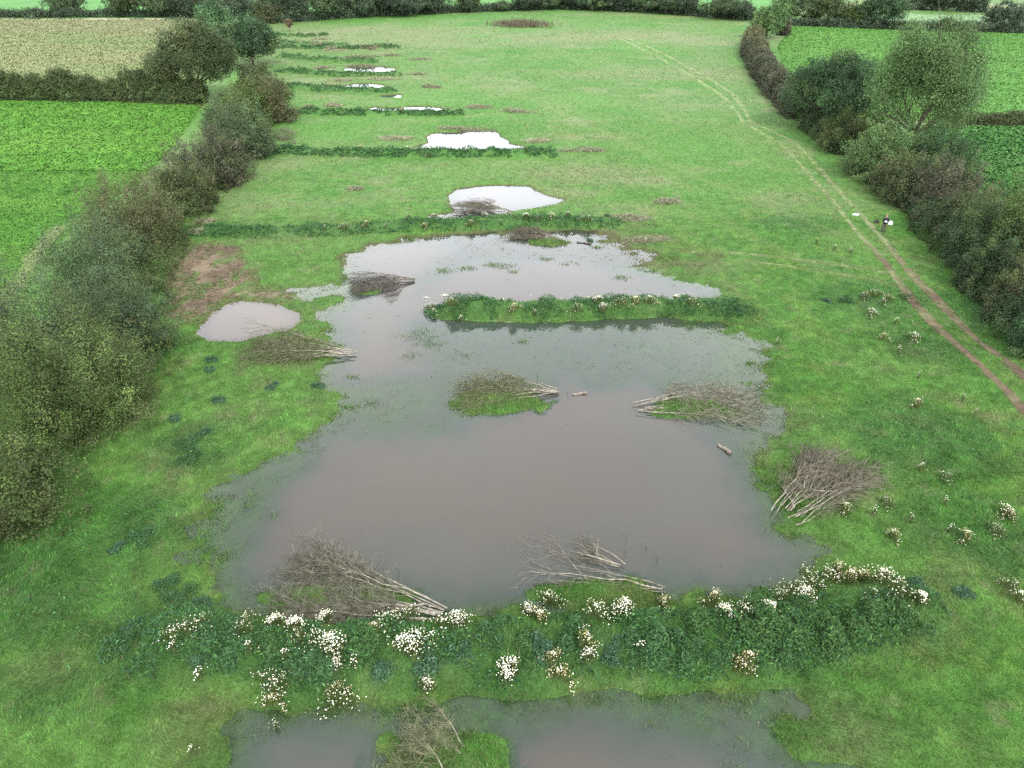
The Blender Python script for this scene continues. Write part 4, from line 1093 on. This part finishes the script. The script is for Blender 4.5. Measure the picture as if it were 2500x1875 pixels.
def weed(label, px, py, kind, rot, scl=1., group='dark weed clumps on the banks and meadow'):
    x, y, z = at(px, py)
    if kind not in WME:
        o = build('weed_clump', WT[kind][0], [WT[kind][1]], M_LEAF, WT[kind][2]); WME[kind] = o
    else:
        o = WME[kind].copy(); COL.objects.link(o)
    o.location = (x, y, z - .03); o.rotation_euler = (0, 0, rot); o.scale = (scl, scl, scl)
    return tag(o, label, 'weed clump', group)
NW = [(1512,1352,2),(1640,1350,2),(1690,1375,2),(1735,1340,2),(1775,1372,2),(1905,1335,2),(1955,1325,2),(1700,1410,0),(1560,1410,0),(1475,1400,0),(1240,1370,0),(1062,1368,0),(868,1402,1),(705,1432,0),(640,1440,0),(515,1395,0),(470,1378,0),(930,1430,1),(1000,1400,1),(1140,1390,2),(1330,1395,1),(1400,1385,0),(780,1390,2),(580,1410,2),(420,1420,1),(820,1440,1),(1310,1420,1),(1180,1400,1)]
oi = ['first', 'second', 'third', 'fourth', 'fifth', 'sixth', 'seventh', 'eighth', 'ninth', 'tenth', 'eleventh', 'twelfth', 'thirteenth', 'fourteenth', 'fifteenth', 'sixteenth', 'seventeenth', 'eighteenth', 'nineteenth', 'twentieth']
def nth(i): return oi[i] if i < 20 else 'twenty-' + oi[i - 20]
for i, (px, py, k) in enumerate(sorted(NW)):
    weed(f"{['bushy dark green','low bluish green','tall dark nettle-like'][k]} weed clump, {nth(i)} from the left end of the near bank", px, py, k, i * 1.7, .70 + .16 * (i * 7 % 4))
LW = [(352,1272,0,'dark thistle clump at the pond corner left of the near bank'),(395,1290,0,'dark thistle clump between the pond corner and the near bank'),(442,1298,1,'small dark thistle nearest the water at the pond corner'),
 (262,1392,0,'isolated large thistle rosette left of the near bank'),(285,1362,1,'small thistle just above the isolated large rosette'),(462,776,1,'small bluish weed clump on the grass below the muddy pool'),
 (448,800,1,'small bluish weed clump under the one below the muddy pool'),(418,992,0,'largest bluish thistle clump on the left meadow'),(405,958,0,'bluish thistle clump just above the largest on the left meadow'),
 (372,905,1,'small bluish weeds nearest the left hedge foot'),(440,940,1,'small bluish weeds right of the left meadow thistles'),(478,862,1,'single bluish weeds high on the left meadow'),(300,1165,0,'broad dark weeds on the left meadow beside the shallow flooded edge'),
 (255,1190,1,'dark weeds low on the left meadow toward the hedge'),(690,832,1,'dark reed tuft standing in the channel water by the grass point'),(1271,521,1,'small dark tuft standing beside the dark plank-like log'),
 (590,838,1,'dark weeds behind the felled bundle on the left grass'),(1590,668,0,'dark clump at the right end of the island bank'),(1310,468,1,'dark small bush at the right end of the third bank'),
 (1830,650,0,'brownish dock clump left of the track'),(1870,640,1,'smaller dark dock clump beside the track'),(1780,650,1,'leftmost dock clump in the group by the track'),(1985,1275,1,'low dark weeds on the grass right of the near bank end'),(2080,1275,1,'low dark weeds farther right of the near bank end')]
for i, (px, py, k, lab) in enumerate(LW): weed(lab, px, py, k, i * 2.1, .8)

# emergent grass tufts in the shallow water
def tufts():
    pts = [(700,715,1.2),(712,745,.8),(905,725,1.5),(930,745,1.2),(1000,770,.9),(890,770,.8),(1130,738,.5),(880,520,1.2),(960,585,.9),(1010,580,.9),(1060,572,.8),(1090,575,1.),(1110,588,.5),(1180,560,.7),(1230,570,.8),(1290,535,.6),(1340,600,.8),(1440,560,1.2),(1400,585,.8),
           (470,1085,1.4),(500,1075,1.2),(455,1125,1.2),(480,1200,1.0),(450,1235,1.1),(590,1115,.5),(660,965,1.6),(700,940,1.4),(735,905,.9),(760,880,.6),(1650,790,1.),(1620,785,.6),(1670,940,.8),(1635,985,1.2),(1665,1035,1.),(1640,1010,.6),
           (880,1525,1.2),(840,1540,.8),(930,1530,.9),(1500,1470,1.2),(1410,1500,.4),(1405,1570,.5),(1600,1550,1.6),(1640,1590,1.6),(1700,1600,1.4),(1560,1540,1.0),(590,1560,.9),(560,1590,.8),(1580,1660,.6),
           (790,815,.9),(800,870,.7),(760,815,.6),(830,905,.6),(860,880,.5),(1165,840,.5),(1550,900,.5),(1625,905,.6),(1480,1295,1.2),(1420,1290,.9),(1760,1215,.8),(1700,1160,.7),(620,800,.8)]
    X = []; 
    for px, py, s in pts:
        x, y = atz(px, py, WZ); n = int(220 * s * s + 60)
        X.append(np.stack([x + rng.normal(0, .55 * s, n), y + rng.normal(0, .38 * s, n)], 1))
    nt_ = sum(len(q) for q in X)
    for cx, cy, rx, ry, h in HUM:
        n = int(rx * ry * 300); a = rng.uniform(0, 6.283, n); r = np.sqrt(rng.random(n)) * 1.05
        X.append(np.stack([cx + np.cos(a) * r * rx, cy + np.sin(a) * r * ry], 1))
    for k, B, hw, h in BANKS[:2]:
        n = 26000; lo = B.min(0) - 4; hi = B.max(0) + 4; x = rng.uniform(lo[0], hi[0], n); y = rng.uniform(lo[1], hi[1], n)
        d, _ = dpath(B, x, y); m = (d > hw * .55) & (d < hw * 1.5) & (wdepth(x, y) < .10) & (rng.random(n) < .75); X.append(np.stack([x[m], y[m]], 1))
    P = np.concatenate(X); hum = np.arange(len(P)) >= nt_; k = (fbm(P[:, 0], P[:, 1], .7, 3, 5) > -.25) | hum; P = P[k]; hum = hum[k]; n = len(P)
    far = np.clip(P[:, 1] / 30, 1, 2.2)
    hz = np.minimum(H(P[:, 0], P[:, 1]), WZ + .02)
    hz = np.maximum(hz, WZ - .06); hz = np.where(hum, H(P[:, 0], P[:, 1]) - .02, hz)
    c = np.array([.055, .115, .026]) * np.exp(rng.normal(0, .3, n))[:, None]
    y_ = rng.random(n) < .2; y_ |= hum & (fbm(P[:, 0], P[:, 1], .8, 2, 8) > .1) & (rng.random(n) < .6); c[y_] = np.array([.105, .115, .050]) * np.exp(rng.normal(0, .2, y_.sum()))[:, None]
    ang = rng.uniform(0, 6.3, n); mg = rng.uniform(.2, 1.3, n)
    V, F, K = blades(np.stack([P[:, 0], P[:, 1], hz], 1), np.stack([np.cos(ang) * mg, np.sin(ang) * mg, 0 * mg], 1), rng.uniform(.12, .32, n) * np.where(hum, 1.35, 1), .026 * far, c)
    return tag(build('flooded_grass', V, [F], M_GRASS, K), 'tufts of grass sticking out of the shallow flood water', 'grass', kind='stuff')
tufts()

# ------------------------------------------------------------------ white flower clumps
def flower_template(seed, w, n, dense, yellow):
    rg = np.random.default_rng(seed)
    k = 4; cx = rg.normal(0, w * .2, (k, 2)); j = rg.integers(0, k, n)
    P = cx[j] + rg.normal(0, w * (.13 if dense else .2), (n, 2)); rr = np.hypot(P[:, 0], P[:, 1]) / (w * .6)
    Z = np.clip(.62 - .35 * rr ** 2, .12, .7) + rg.normal(0, .06, n)
    ang = rg.uniform(0, 2 * np.pi, n); s = rg.uniform(.017, .031, n)
    tl = unit(np.stack([rg.normal(0, .35, n), rg.normal(-.25, .35, n), np.ones(n)], 1))
    b = unit(np.cross(tl, [1., 0, 0])); u = np.cross(tl, b)
    a = np.arange(6) * np.pi / 3
    ring = (np.cos(a)[None, :, None] * b[:, None] + np.sin(a)[None, :, None] * u[:, None]) * s[:, None, None]
    cen = np.stack([P[:, 0], P[:, 1], Z], 1)
    V = (ring + cen[:, None]).reshape(-1, 3)
    V2 = (ring * .35 + cen[:, None] + tl[:, None] * .012).reshape(-1, 3)
    base = np.arange(n)[:, None] * 6
    F = np.concatenate([base + np.array([[0, 1, 2, 3]]), base + np.array([[0, 3, 4, 5]])])
    wht = np.array([.70, .71, .63]); ylw = np.array([.55, .40, .06]); dead = np.array([.33, .29, .17])
    cw = np.where((rg.random(n) < yellow)[:, None], dead, wht)
    Vh = np.concatenate([V, V2]); Fh = np.concatenate([F, F + len(V)]); Ch = np.concatenate([np.repeat(cw, 6, 0), np.repeat(np.broadcast_to(ylw, (n, 3)), 6, 0)])
    # leafy stems
    m = n * 5; q = rg.integers(0, n, m)
    B = P[q] * .7 + rg.normal(0, w * .1, (m, 2)); c = np.array([.060, .085, .030]) * (1 - yellow) + np.array([.085, .105, .034]) * yellow
    T = cen[q] + rg.normal(0, .06, (m, 3)) - [0, 0, .03]
    Bv = np.stack([B[:, 0], B[:, 1], np.zeros(m)], 1)
    f0 = rg.uniform(.0, .6, m)[:, None]; A = Bv + (T - Bv) * f0
    dirs = unit(T - Bv); bb = unit(np.cross(dirs, rg.normal(size=(m, 3)))) * .012
    Vs = np.stack([A - bb, A + bb, T], 1).reshape(-1, 3); Cs = np.repeat(c * np.exp(rg.normal(0, .3, m))[:, None], 3, 0)
    return (Vh, Fh, Ch), (Vs, np.arange(3 * m).reshape(m, 3), np.clip(Cs, .01, .4))
FT_ = [flower_template(1, 1.0, 95, True, .08), flower_template(2, 1.4, 80, False, .15), flower_template(3, 1.15, 85, True, .55), flower_template(4, .65, 18, False, .05), flower_template(5, 1.5, 180, True, .08)]
M_PETAL = mat_foliage('petals', .1, .7, .1)
FME = {}
def flower(label, px, py, k, rot, scl, group):
    x, y, z = at(px, py)
    y_off = 0
    if k not in FME:
        t = thing('flower_clump', label, 'flower clump', (x, y, z), group)
        h, s = FT_[k]
        build('flower_heads', h[0], [h[1]], M_PETAL, h[2], t); build('leafy_stems', s[0], [s[1]], M_GRASS, s[2], t); FME[k] = t
    else:
        t = copy_tree(FME[k]); tag(t, label, 'flower clump', group)
    t.location = (x, y, z); t.rotation_euler = (0, 0, rot); t.scale = (scl, scl, 1)
LOOK = ['dense white', 'loose white', 'yellowing', 'tiny white', 'large dense white']
NEARF = [(425,1352,1),(386,1375,1),(381,1405,3),(534,1355,1),(544,1405,3),(595,1350,0),(639,1356,0),(650,1380,1),(702,1342,0),(724,1400,4),(687,1384,1),(619,1424,3),(439,1459,3),(595,1472,1),(608,1485,1),(595,1514,2),(731,1442,0),(728,1488,2),
 (736,1513,1),(769,1432,3),(809,1366,2),(830,1350,1),(870,1343,1),(888,1398,4),(905,1385,1),(938,1384,3),(926,1484,0),(992,1347,4),(968,1355,1),(1097,1448,4),(1187,1300,1),(1142,1325,0),(1172,1340,2),(1289,1330,1),(1342,1327,4),(1428,1308,2),(1270,1419,0),(1262,1388,2),
 (1192,1430,2),(1214,1458,2),(1387,1406,3),(1542,1292,2),(1562,1322,0),(1610,1304,1),(1613,1327,1),(1657,1316,0),(1681,1290,1),(1735,1289,4),(1752,1254,1),(1803,1226,2),(1785,1240,1),(1834,1246,2),(1899,1242,0),(1915,1250,1),(1880,1282,3),(1943,1275,1),(1984,1292,0),(1613,1424,2),(1595,1440,2),(1720,1270,1),(1860,1240,2)]
ISLF = [(920,646,1),(931,658,1),(938,672,3),(1007,640,0),(1068,645,2),(1086,648,0),(998,686,3),(1147,643,1),(1212,646,2),(1248,660,1),(1270,645,0),(1302,661,4),(1345,648,1),(1403,644,1),(1460,641,0),(1496,648,1),(1154,671,3),(1108,660,2),(1040,640,1),(1375,646,2),(1480,638,1)]
B3F = [(884,474,0),(938,468,1),(1048,469,1),(1099,465,1),(1135,467,0),(1163,470,1),(1190,467,1),(1226,467,0),(1268,470,1),(1081,482,3),(1018,482,2),(920,488,2),(793,484,2),(834,487,3),(744,489,1),(705,492,3)]
B4F = [(780,323,2),(881,326,1),(928,333,1),(1163,326,3),(865,243,2),(960,243,3),(870,240,2)]
MEADF = [(1826,1107,2),(1917,1094,1),(1887,1112,3),(1962,1127,3),(1928,1163,2),(1989,1019,3),(2040,1036,1),(2052,1151,3),(2038,1090,3),(2152,1153,1),(2174,1119,2),(2086,1168,2),(1985,874,3),(2075,867,3),(1984,818,3),(2106,898,3),(2181,1272,1),(2198,1300,1),(422,1631,3),(597,1574,3),(2165,1110,1),(1980,880,2)]
TRKF = [(1761,527,3),(1803,542,3),(1837,547,3),(1880,682,1),(1868,646,1),(1919,651,1),(1936,702,3),(1970,734,1),(1905,734,2),(1939,762,3),(1956,644,1),(1890,640,1),(1905,660,3),(1680,745,3)]
def fl_set(L, where, group, sc0):
    cnt = {}
    L = sorted(L)
    for k in range(5): cnt[k] = 0
    for i, (px, py, k) in enumerate(L):
        flower(f'{nth(cnt[k])} {LOOK[k]} daisy clump from the left {where}', px, py, k, i * 2.4, sc0 * (.85 + .1 * (i % 4)), group)
        cnt[k] += 1
ISLF = [(a, b + 11, k) for a, b, k in ISLF + [(960,640,0),(1030,642,1),(1120,646,1),(1180,640,2),(1330,642,0),(1430,640,1),(1290,646,0),(975,650,2)]]; B3F = [(a, b + 6, k) for a, b, k in B3F]; NEARF = [(a, b + (10 if a > 1500 else 4), k) for a, b, k in NEARF]
fl_set(NEARF, 'on the near bank', 'white flower clumps on the near bank', .92)
fl_set(ISLF, 'on the island bank', 'white flower clumps on the island bank', .95)
fl_set(B3F, 'on the third bank', 'white flower clumps on the third bank', .8)
fl_set(B4F, 'on the far thin banks', 'white flower clumps on the far banks', 1.1)
fl_set(MEADF, 'out in the open grass', 'white flower clumps scattered in the meadow', .66)
fl_set(TRKF, 'in the rough grass by the track', 'white flower clumps beside the track', .8)

# trampled straw and sticks on the bare mud
def debris():
    lo = MUD.min(0); hi = MUD.max(0); n = 16000
    x = rng.uniform(lo[0], hi[0], n); y = rng.uniform(lo[1], hi[1], n)
    m = (sdf(MUD, x, y) + .8 * fbm(x, y, 1.5, 3, 9) < .2) & (fbm(x * 1.3, y * .7, 1.2, 3, 19) > -.35); x, y = x[m], y[m]; z = H(x, y); n = len(x)
    a = 2.2 * fbm(x, y, 5, 2, 15) + rng.normal(0, .35, n); d = np.stack([np.cos(a), np.sin(a) * .8, rng.normal(.05, .12, n)], 1); d = unit(d)
    b = unit(np.cross(d, rng.normal(size=(n, 3)) + [0, 0, 2.])); C = np.stack([x, y, z + rng.uniform(.01, .07, n)], 1)
    l = rng.uniform(.12, .5, n)[:, None]; w = .022
    V = np.stack([C - d * l / 2 - b * w, C - d * l / 2 + b * w, C + d * l / 2], 1).reshape(-1, 3)
    c = np.array([[.15, .12, .078], [.085, .062, .040], [.115, .085, .055], [.055, .042, .03]])[rng.choice(4, n)] * np.exp(rng.normal(0, .25, n))[:, None]
    return tag(build('mud_debris', V, [np.arange(3 * n).reshape(n, 3)], M_GRASS, np.repeat(c, 3, 0)), 'trampled straw and sticks strewn over the bare mud', 'debris', kind='stuff')
debris()

# bits of leaf and straw floating on the flood
def floating():
    P = PONDS[0]['P']; n = 9000; x = rng.uniform(-24, 22, n); y = rng.uniform(14, 72, n)
    d = wdepth(x, y); m = (d > .03) & (rng.random(n) < .05 + .5 * (d < .16)); x, y = x[m][:900], y[m][:900]; n = len(x)
    lv = WZ + .006
    C = np.stack([x, y, np.full(n, lv)], 1); nn = unit(rng.normal(0, .05, (n, 3)) + [0, 0, 1.]); s = rng.uniform(.04, .13, n) * np.clip(y / 35, .8, 1.6)
    c = np.array([[.10, .09, .055], [.06, .09, .035], [.16, .15, .10], [.045, .04, .03]])[rng.choice(4, n)] * np.exp(rng.normal(0, .2, n))[:, None]
    V, F, K = leaves(C, nn, s * rng.uniform(1, 3, n), s * .35, c)
    V[:, 2] = lv + np.abs(V[:, 2] - lv)
    return tag(build('floating_debris', V, [F], M_GRASS, K), 'scraps of leaf and straw floating on the flood water', 'debris', kind='stuff')
floating()

# ------------------------------------------------------------------ the person by the track
M_SKIN = mat_plain('skin', (.42, .26, .19), .55, .3, .05)
M_BLACK = mat_plain('black_jacket', (.012, .013, .018), .7, .2, .3)
M_TROU = mat_plain('grey_brown_trousers', (.062, .054, .048), .85, .1, .3, 14)
M_BOOT = mat_plain('dark_boots', (.022, .02, .018), .6, .3, .2)
M_HAIR = mat_plain('sandy_hair', (.17, .125, .075), .7, .2, .2, 40)
M_PLAST = mat_plain('white_plastic', (.78, .82, .86), .5, .4, .04)
M_SACK = mat_plain('white_sack', (.56, .59, .63), .5, .3, .08, 5)
M_BAG = mat_plain('dark_bag_cloth', (.03, .024, .022), .85, .1, .4, 12)
M_EYE = mat_plain('eye', (.02, .015, .012), .3, .5, .1)

def skin(name, verts, edges, radii, mat, parent, sub=2, root=0):
    me = bpy.data.meshes.new(name); me.from_pydata([Vector(v) for v in verts], edges, [])
    o = bpy.data.objects.new(name, me); COL.objects.link(o); o.parent = parent
    m = o.modifiers.new('skin', 'SKIN'); m.use_smooth_shade = True
    for i, r in enumerate(radii):
        sv = me.skin_vertices[0].data[i]; sv.radius = r if isinstance(r, tuple) else (r, r); sv.use_root = (i == root)
    s = o.modifiers.new('sub', 'SUBSURF'); s.levels = sub; s.render_levels = sub
    me.materials.append(mat)
    return o

px, py, pz = at(1906, 501)
per = thing('person', 'person in black jacket and grey trousers standing beside the track holding a white remote', 'person', (px, py, pz))
per.rotation_euler = (0, 0, R(-18)); per.scale = (1.06, 1.06, 1.04)
# faces -Y (towards the drone); x to the person's left is +x here
bv = [(0,0,.95),(0,.01,1.10),(0,.0,1.28),(0,0,1.42),(0,-.01,1.50),(0,-.04,1.57),(0,-.055,1.66),(0,-.05,1.74)]
be = [(i, i + 1) for i in range(7)]
br = [(.11,.08),(.11,.08),(.13,.085),(.12,.07),(.055,.055),(.062,.075),(.078,.092),(.06,.075)]
def add(p, parent, r):
    bv.append(p); br.append(r); be.append((parent, len(bv) - 1)); return len(bv) - 1
for s in (-1, 1):
    h = add((s * .10, .0, .88), 0, (.07,.07)); k = add((s * .115, -.03, .50), h, (.045,.045)); a = add((s * .12, .02, .09), k, (.03,.03)); add((s * .128, -.09, .05), a, (.025,.02))
    sh = add((s * .19, .0, 1.41), 3, (.05,.05)); el = add((s * .25, -.03, 1.14), sh, (.036,.036)); wr = add((s * .11, -.25, 1.16), el, (.030,.030)); pm = add((s * .085, -.31, 1.17), wr, (.030,.018))
    for f in range(4):
        a = add((s * (.062 + .0), -.355 - .002 * f, 1.195 - .017 * f), pm, (.009,.009)); b = add((s * .038, -.372, 1.197 - .017 * f), a, (.008,.008)); add((s * .022, -.358, 1.197 - .017 * f), b, (.007,.007))
    a = add((s * .07, -.31, 1.205), pm, (.010,.010)); add((s * .05, -.325, 1.222), a, (.008,.008))
add((0, -.165, 1.645), 6, (.014,.018))      # nose
for s in (-1, 1): add((s * .085, -.045, 1.655), 6, (.010,.022))
body = skin('body', bv, be, br, M_SKIN, per, 2)
skin('jacket', [(0,0,.74),(0,.01,1.10),(0,0,1.28),(0,0,1.43),(0,-.005,1.49)] + [q for s in (-1, 1) for q in [(s*.19,0,1.41),(s*.255,-.03,1.14),(s*.125,-.235,1.16)]],
     [(0,1),(1,2),(2,3),(3,4),(3,5),(5,6),(6,7),(3,8),(8,9),(9,10)], [(.23,.18),(.21,.16),(.22,.16),(.20,.13),(.075,.075),(.085,.085),(.065,.065),(.045,.045),(.085,.085),(.065,.065),(.045,.045)], M_BLACK, per, 2)
tr = [(0,0,.95),(0,0,.90)]; te = [(0,1)]; trr = [(.19,.15),(.18,.14)]
for s in (-1, 1):
    b0 = len(tr); tr += [(s*.10,0,.82),(s*.115,-.03,.50),(s*.12,.02,.08)]; te += [(1,b0),(b0,b0+1),(b0+1,b0+2)]; trr += [(.125,.125),(.098,.098),(.085,.085)]
skin('trousers', tr, te, trr, M_TROU, per, 2)
for s in (-1, 1):
    skin('boot', [(s*.12,.03,.16),(s*.12,.035,.055),(s*.128,-.06,.05),(s*.135,-.17,.04)], [(0,1),(1,2),(2,3)], [(.08,.08),(.085,.085),(.08,.07),(.07,.055)], M_BOOT, per, 1)
skin('hair', [(0,-.075,1.755),(0,-.02,1.775),(0,.05,1.73),(0,.06,1.60)], [(0,1),(1,2),(2,3)], [(.10,.075),(.115,.095),(.115,.085),(.09,.06)], M_HAIR, per, 2, 1)
for s in (-1, 1):
    mb = MB(); mb.tube([(s*.03,-.138,1.672),(s*.03,-.150,1.672)], [.011,.006], 6); mb.build('eye', M_EYE, per)
mb = MB(); mb.tube([(-.024,-.126,1.602),(0,-.137,1.600),(.024,-.126,1.602)], [.004,.007,.004], 5); mb.build('mouth', mat_plain('lips', (.32,.13,.11), .5, .3), per)
# white remote in the hands
def bevel_box(name, sx, sy, sz, mat, parent, bev=.02, loc=(0,0,0), seg=3):
    import bmesh
    bm = bmesh.new(); bmesh.ops.create_cube(bm, size=1); bmesh.ops.scale(bm, vec=(sx, sy, sz), verts=bm.verts)
    bmesh.ops.bevel(bm, geom=list(bm.edges), offset=bev, segments=seg, affect='EDGES', profile=.6)
    bmesh.ops.translate(bm, vec=loc, verts=bm.verts)
    me = bpy.data.meshes.new(name); bm.to_mesh(me); bm.free(); me.materials.append(mat)
    for p in me.polygons: p.use_smooth = True
    o = bpy.data.objects.new(name, me); COL.objects.link(o); o.parent = parent
    return o
ca, sa = math.cos(R(-18)), math.sin(R(-18))
def pw(x, y): return (px + ca * x - sa * y, py + sa * x + ca * y)
rx, ry = pw(0, -.335)
rc = thing('remote_control', 'white remote control held in the hands of the standing person', 'remote control', (rx, ry, pz + 1.185)); rc.rotation_euler = (R(-25), 0, R(-18))
bevel_box('body', .22, .13, .045, M_PLAST, rc, .018)
bevel_box('screen_holder', .17, .03, .12, M_PLAST, rc, .01, (0, .075, .07))
for s in (-1, 1):
    mb = MB(); mb.tube([(s*.06, -.01, .02), (s*.06, -.01, .05)], [.012, .009], 6); mb.build('thumb_stick', M_EYE, rc)
# things lying round the person
def lump(name, label, cat, p, size, mat, seed, strap=False, rot=0., fold=.12):
    import bmesh
    x, y, z = at(*p); t = thing(name, label, cat, (x, y, z - .02)); t.rotation_euler = (0, 0, rot)
    bm = bmesh.new(); bmesh.ops.create_icosphere(bm, subdivisions=4, radius=1)
    for v in bm.verts:
        c = v.co; n = float(fbm(np.array([c.x * 1.4 + c.z * 2]), np.array([c.y * 1.4 - c.z]), .8, 3, seed)[0])
        k = 1 + fold * n
        sq = 1.12 - .12 * (abs(c.x) ** 3 + abs(c.y) ** 3)
        v.co = Vector((c.x * size[0] / 2 * k * sq, c.y * size[1] / 2 * k * sq, max(c.z, -.35) * size[2] / 1.35 * k + size[2] * .26))
    me = bpy.data.meshes.new('sack'); bm.to_mesh(me); bm.free(); me.materials.append(mat)
    for q in me.polygons: q.use_smooth = True
    o = bpy.data.objects.new('bag_body', me); COL.objects.link(o); o.parent = t
    mb = MB(); hz = size[2]
    if strap:
        mb.tube([(-size[0]*.3, 0, hz*.8), (-size[0]*.15, .05, hz*1.25), (size[0]*.1, .05, hz*1.28), (size[0]*.3, 0, hz*.8)], [.02,.018,.018,.02], 5); mb.build('strap', mat, t)
    else:
        mb.tube([(size[0]*.40, 0, hz*.35), (size[0]*.52, .02, hz*.45), (size[0]*.62, .06, hz*.36)], [.06,.03,.07], 6); mb.build('tied_neck', mat, t)
    return t
lump('plastic_sack', 'white plastic sack standing on the grass just behind the person', 'sack', (1923,485), (.44,.4,.42), M_SACK, 5, rot=.4)
lump('plastic_sack', 'flat white plastic sack lying alone on the farm track', 'sack', (1848,464), (.62,.4,.18), M_SACK, 6, rot=-.3)
lump('rucksack', 'dark brown rucksack dropped on the grass left of the person', 'bag', (1893,482), (.6,.42,.36), M_BAG, 7, True, .2, .2)

# ------------------------------------------------------------------ camera, sky, light
cam = bpy.data.cameras.new('camera'); co = bpy.data.objects.new('camera', cam); COL.objects.link(co)
cam.sensor_width = 36; cam.lens = 36 * FPX / VW; cam.clip_end = 6000; cam.clip_start = .5
co.location = (0, 0, CAMH); co.rotation_euler = (math.pi / 2 - PITCH, 0, 0)
sc.camera = co
w = bpy.data.worlds.new('World'); sc.world = w; w.use_nodes = True
nt = w.node_tree; nt.nodes.clear()
out = N(nt, 'ShaderNodeOutputWorld')
SUN_EL, SUN_AZ = R(48), R(150)
sky = N(nt, 'ShaderNodeTexSky'); sky.sky_type = 'NISHITA'; sky.sun_disc = False
sky.sun_elevation = SUN_EL; sky.sun_rotation = SUN_AZ
b1 = N(nt, 'ShaderNodeBackground'); b1.inputs['Strength'].default_value = .07
nt.links.new(sky.outputs[0], b1.inputs['Color'])
tc = N(nt, 'ShaderNodeTexCoord'); nz = N(nt, 'ShaderNodeTexNoise'); nz.inputs['Scale'].default_value = 2.2; nz.inputs['Detail'].default_value = 5
nz.inputs['Roughness'].default_value = .5
nt.links.new(tc.outputs['Generated'], nz.inputs['Vector'])
cr = N(nt, 'ShaderNodeValToRGB'); cr.color_ramp.elements[0].position = .33; cr.color_ramp.elements[1].position = .66
cr.color_ramp.elements[0].color = (.72, .76, .83, 1); cr.color_ramp.elements[1].color = (1., 1., 1., 1)
nt.links.new(nz.outputs['Fac'], cr.inputs[0])
b2 = N(nt, 'ShaderNodeBackground'); b2.inputs['Strength'].default_value = .85
sx = N(nt, 'ShaderNodeSeparateXYZ'); nt.links.new(tc.outputs['Generated'], sx.inputs[0])
mr = N(nt, 'ShaderNodeMapRange'); mr.inputs['From Min'].default_value = .15; mr.inputs['From Max'].default_value = .7
mr.inputs['To Min'].default_value = 1.75; mr.inputs['To Max'].default_value = .72
nt.links.new(sx.outputs['Z'], mr.inputs['Value']); nt.links.new(mr.outputs['Result'], b2.inputs['Strength'])
nt.links.new(cr.outputs[0], b2.inputs['Color'])
mx = N(nt, 'ShaderNodeMixShader'); mx.inputs['Fac'].default_value = .88
nt.links.new(b1.outputs[0], mx.inputs[1]); nt.links.new(b2.outputs[0], mx.inputs[2])
nt.links.new(mx.outputs[0], out.inputs['Surface'])
sl = bpy.data.lights.new('sun', 'SUN'); sl.energy = 1.15; sl.angle = R(16); sl.color = (1., .97, .92)
so = bpy.data.objects.new('sun', sl); COL.objects.link(so)
so.rotation_euler = (math.pi / 2 - SUN_EL, 0, math.pi - SUN_AZ)
sc.view_settings.view_transform = 'Standard'; sc.view_settings.look = 'None'
sc.view_settings.gamma = 1; sc.view_settings.use_curve_mapping = False
sc.view_settings.exposure = 2.2
sc.cycles.max_bounces = 6; sc.cycles.diffuse_bounces = 3; sc.cycles.glossy_bounces = 3
sc.cycles.transmission_bounces = 3; sc.cycles.transparent_max_bounces = 8; sc.cycles.volume_bounces = 0
sc.cycles.caustics_reflective = False; sc.cycles.caustics_refractive = False

sc.cycles.use_denoising = False
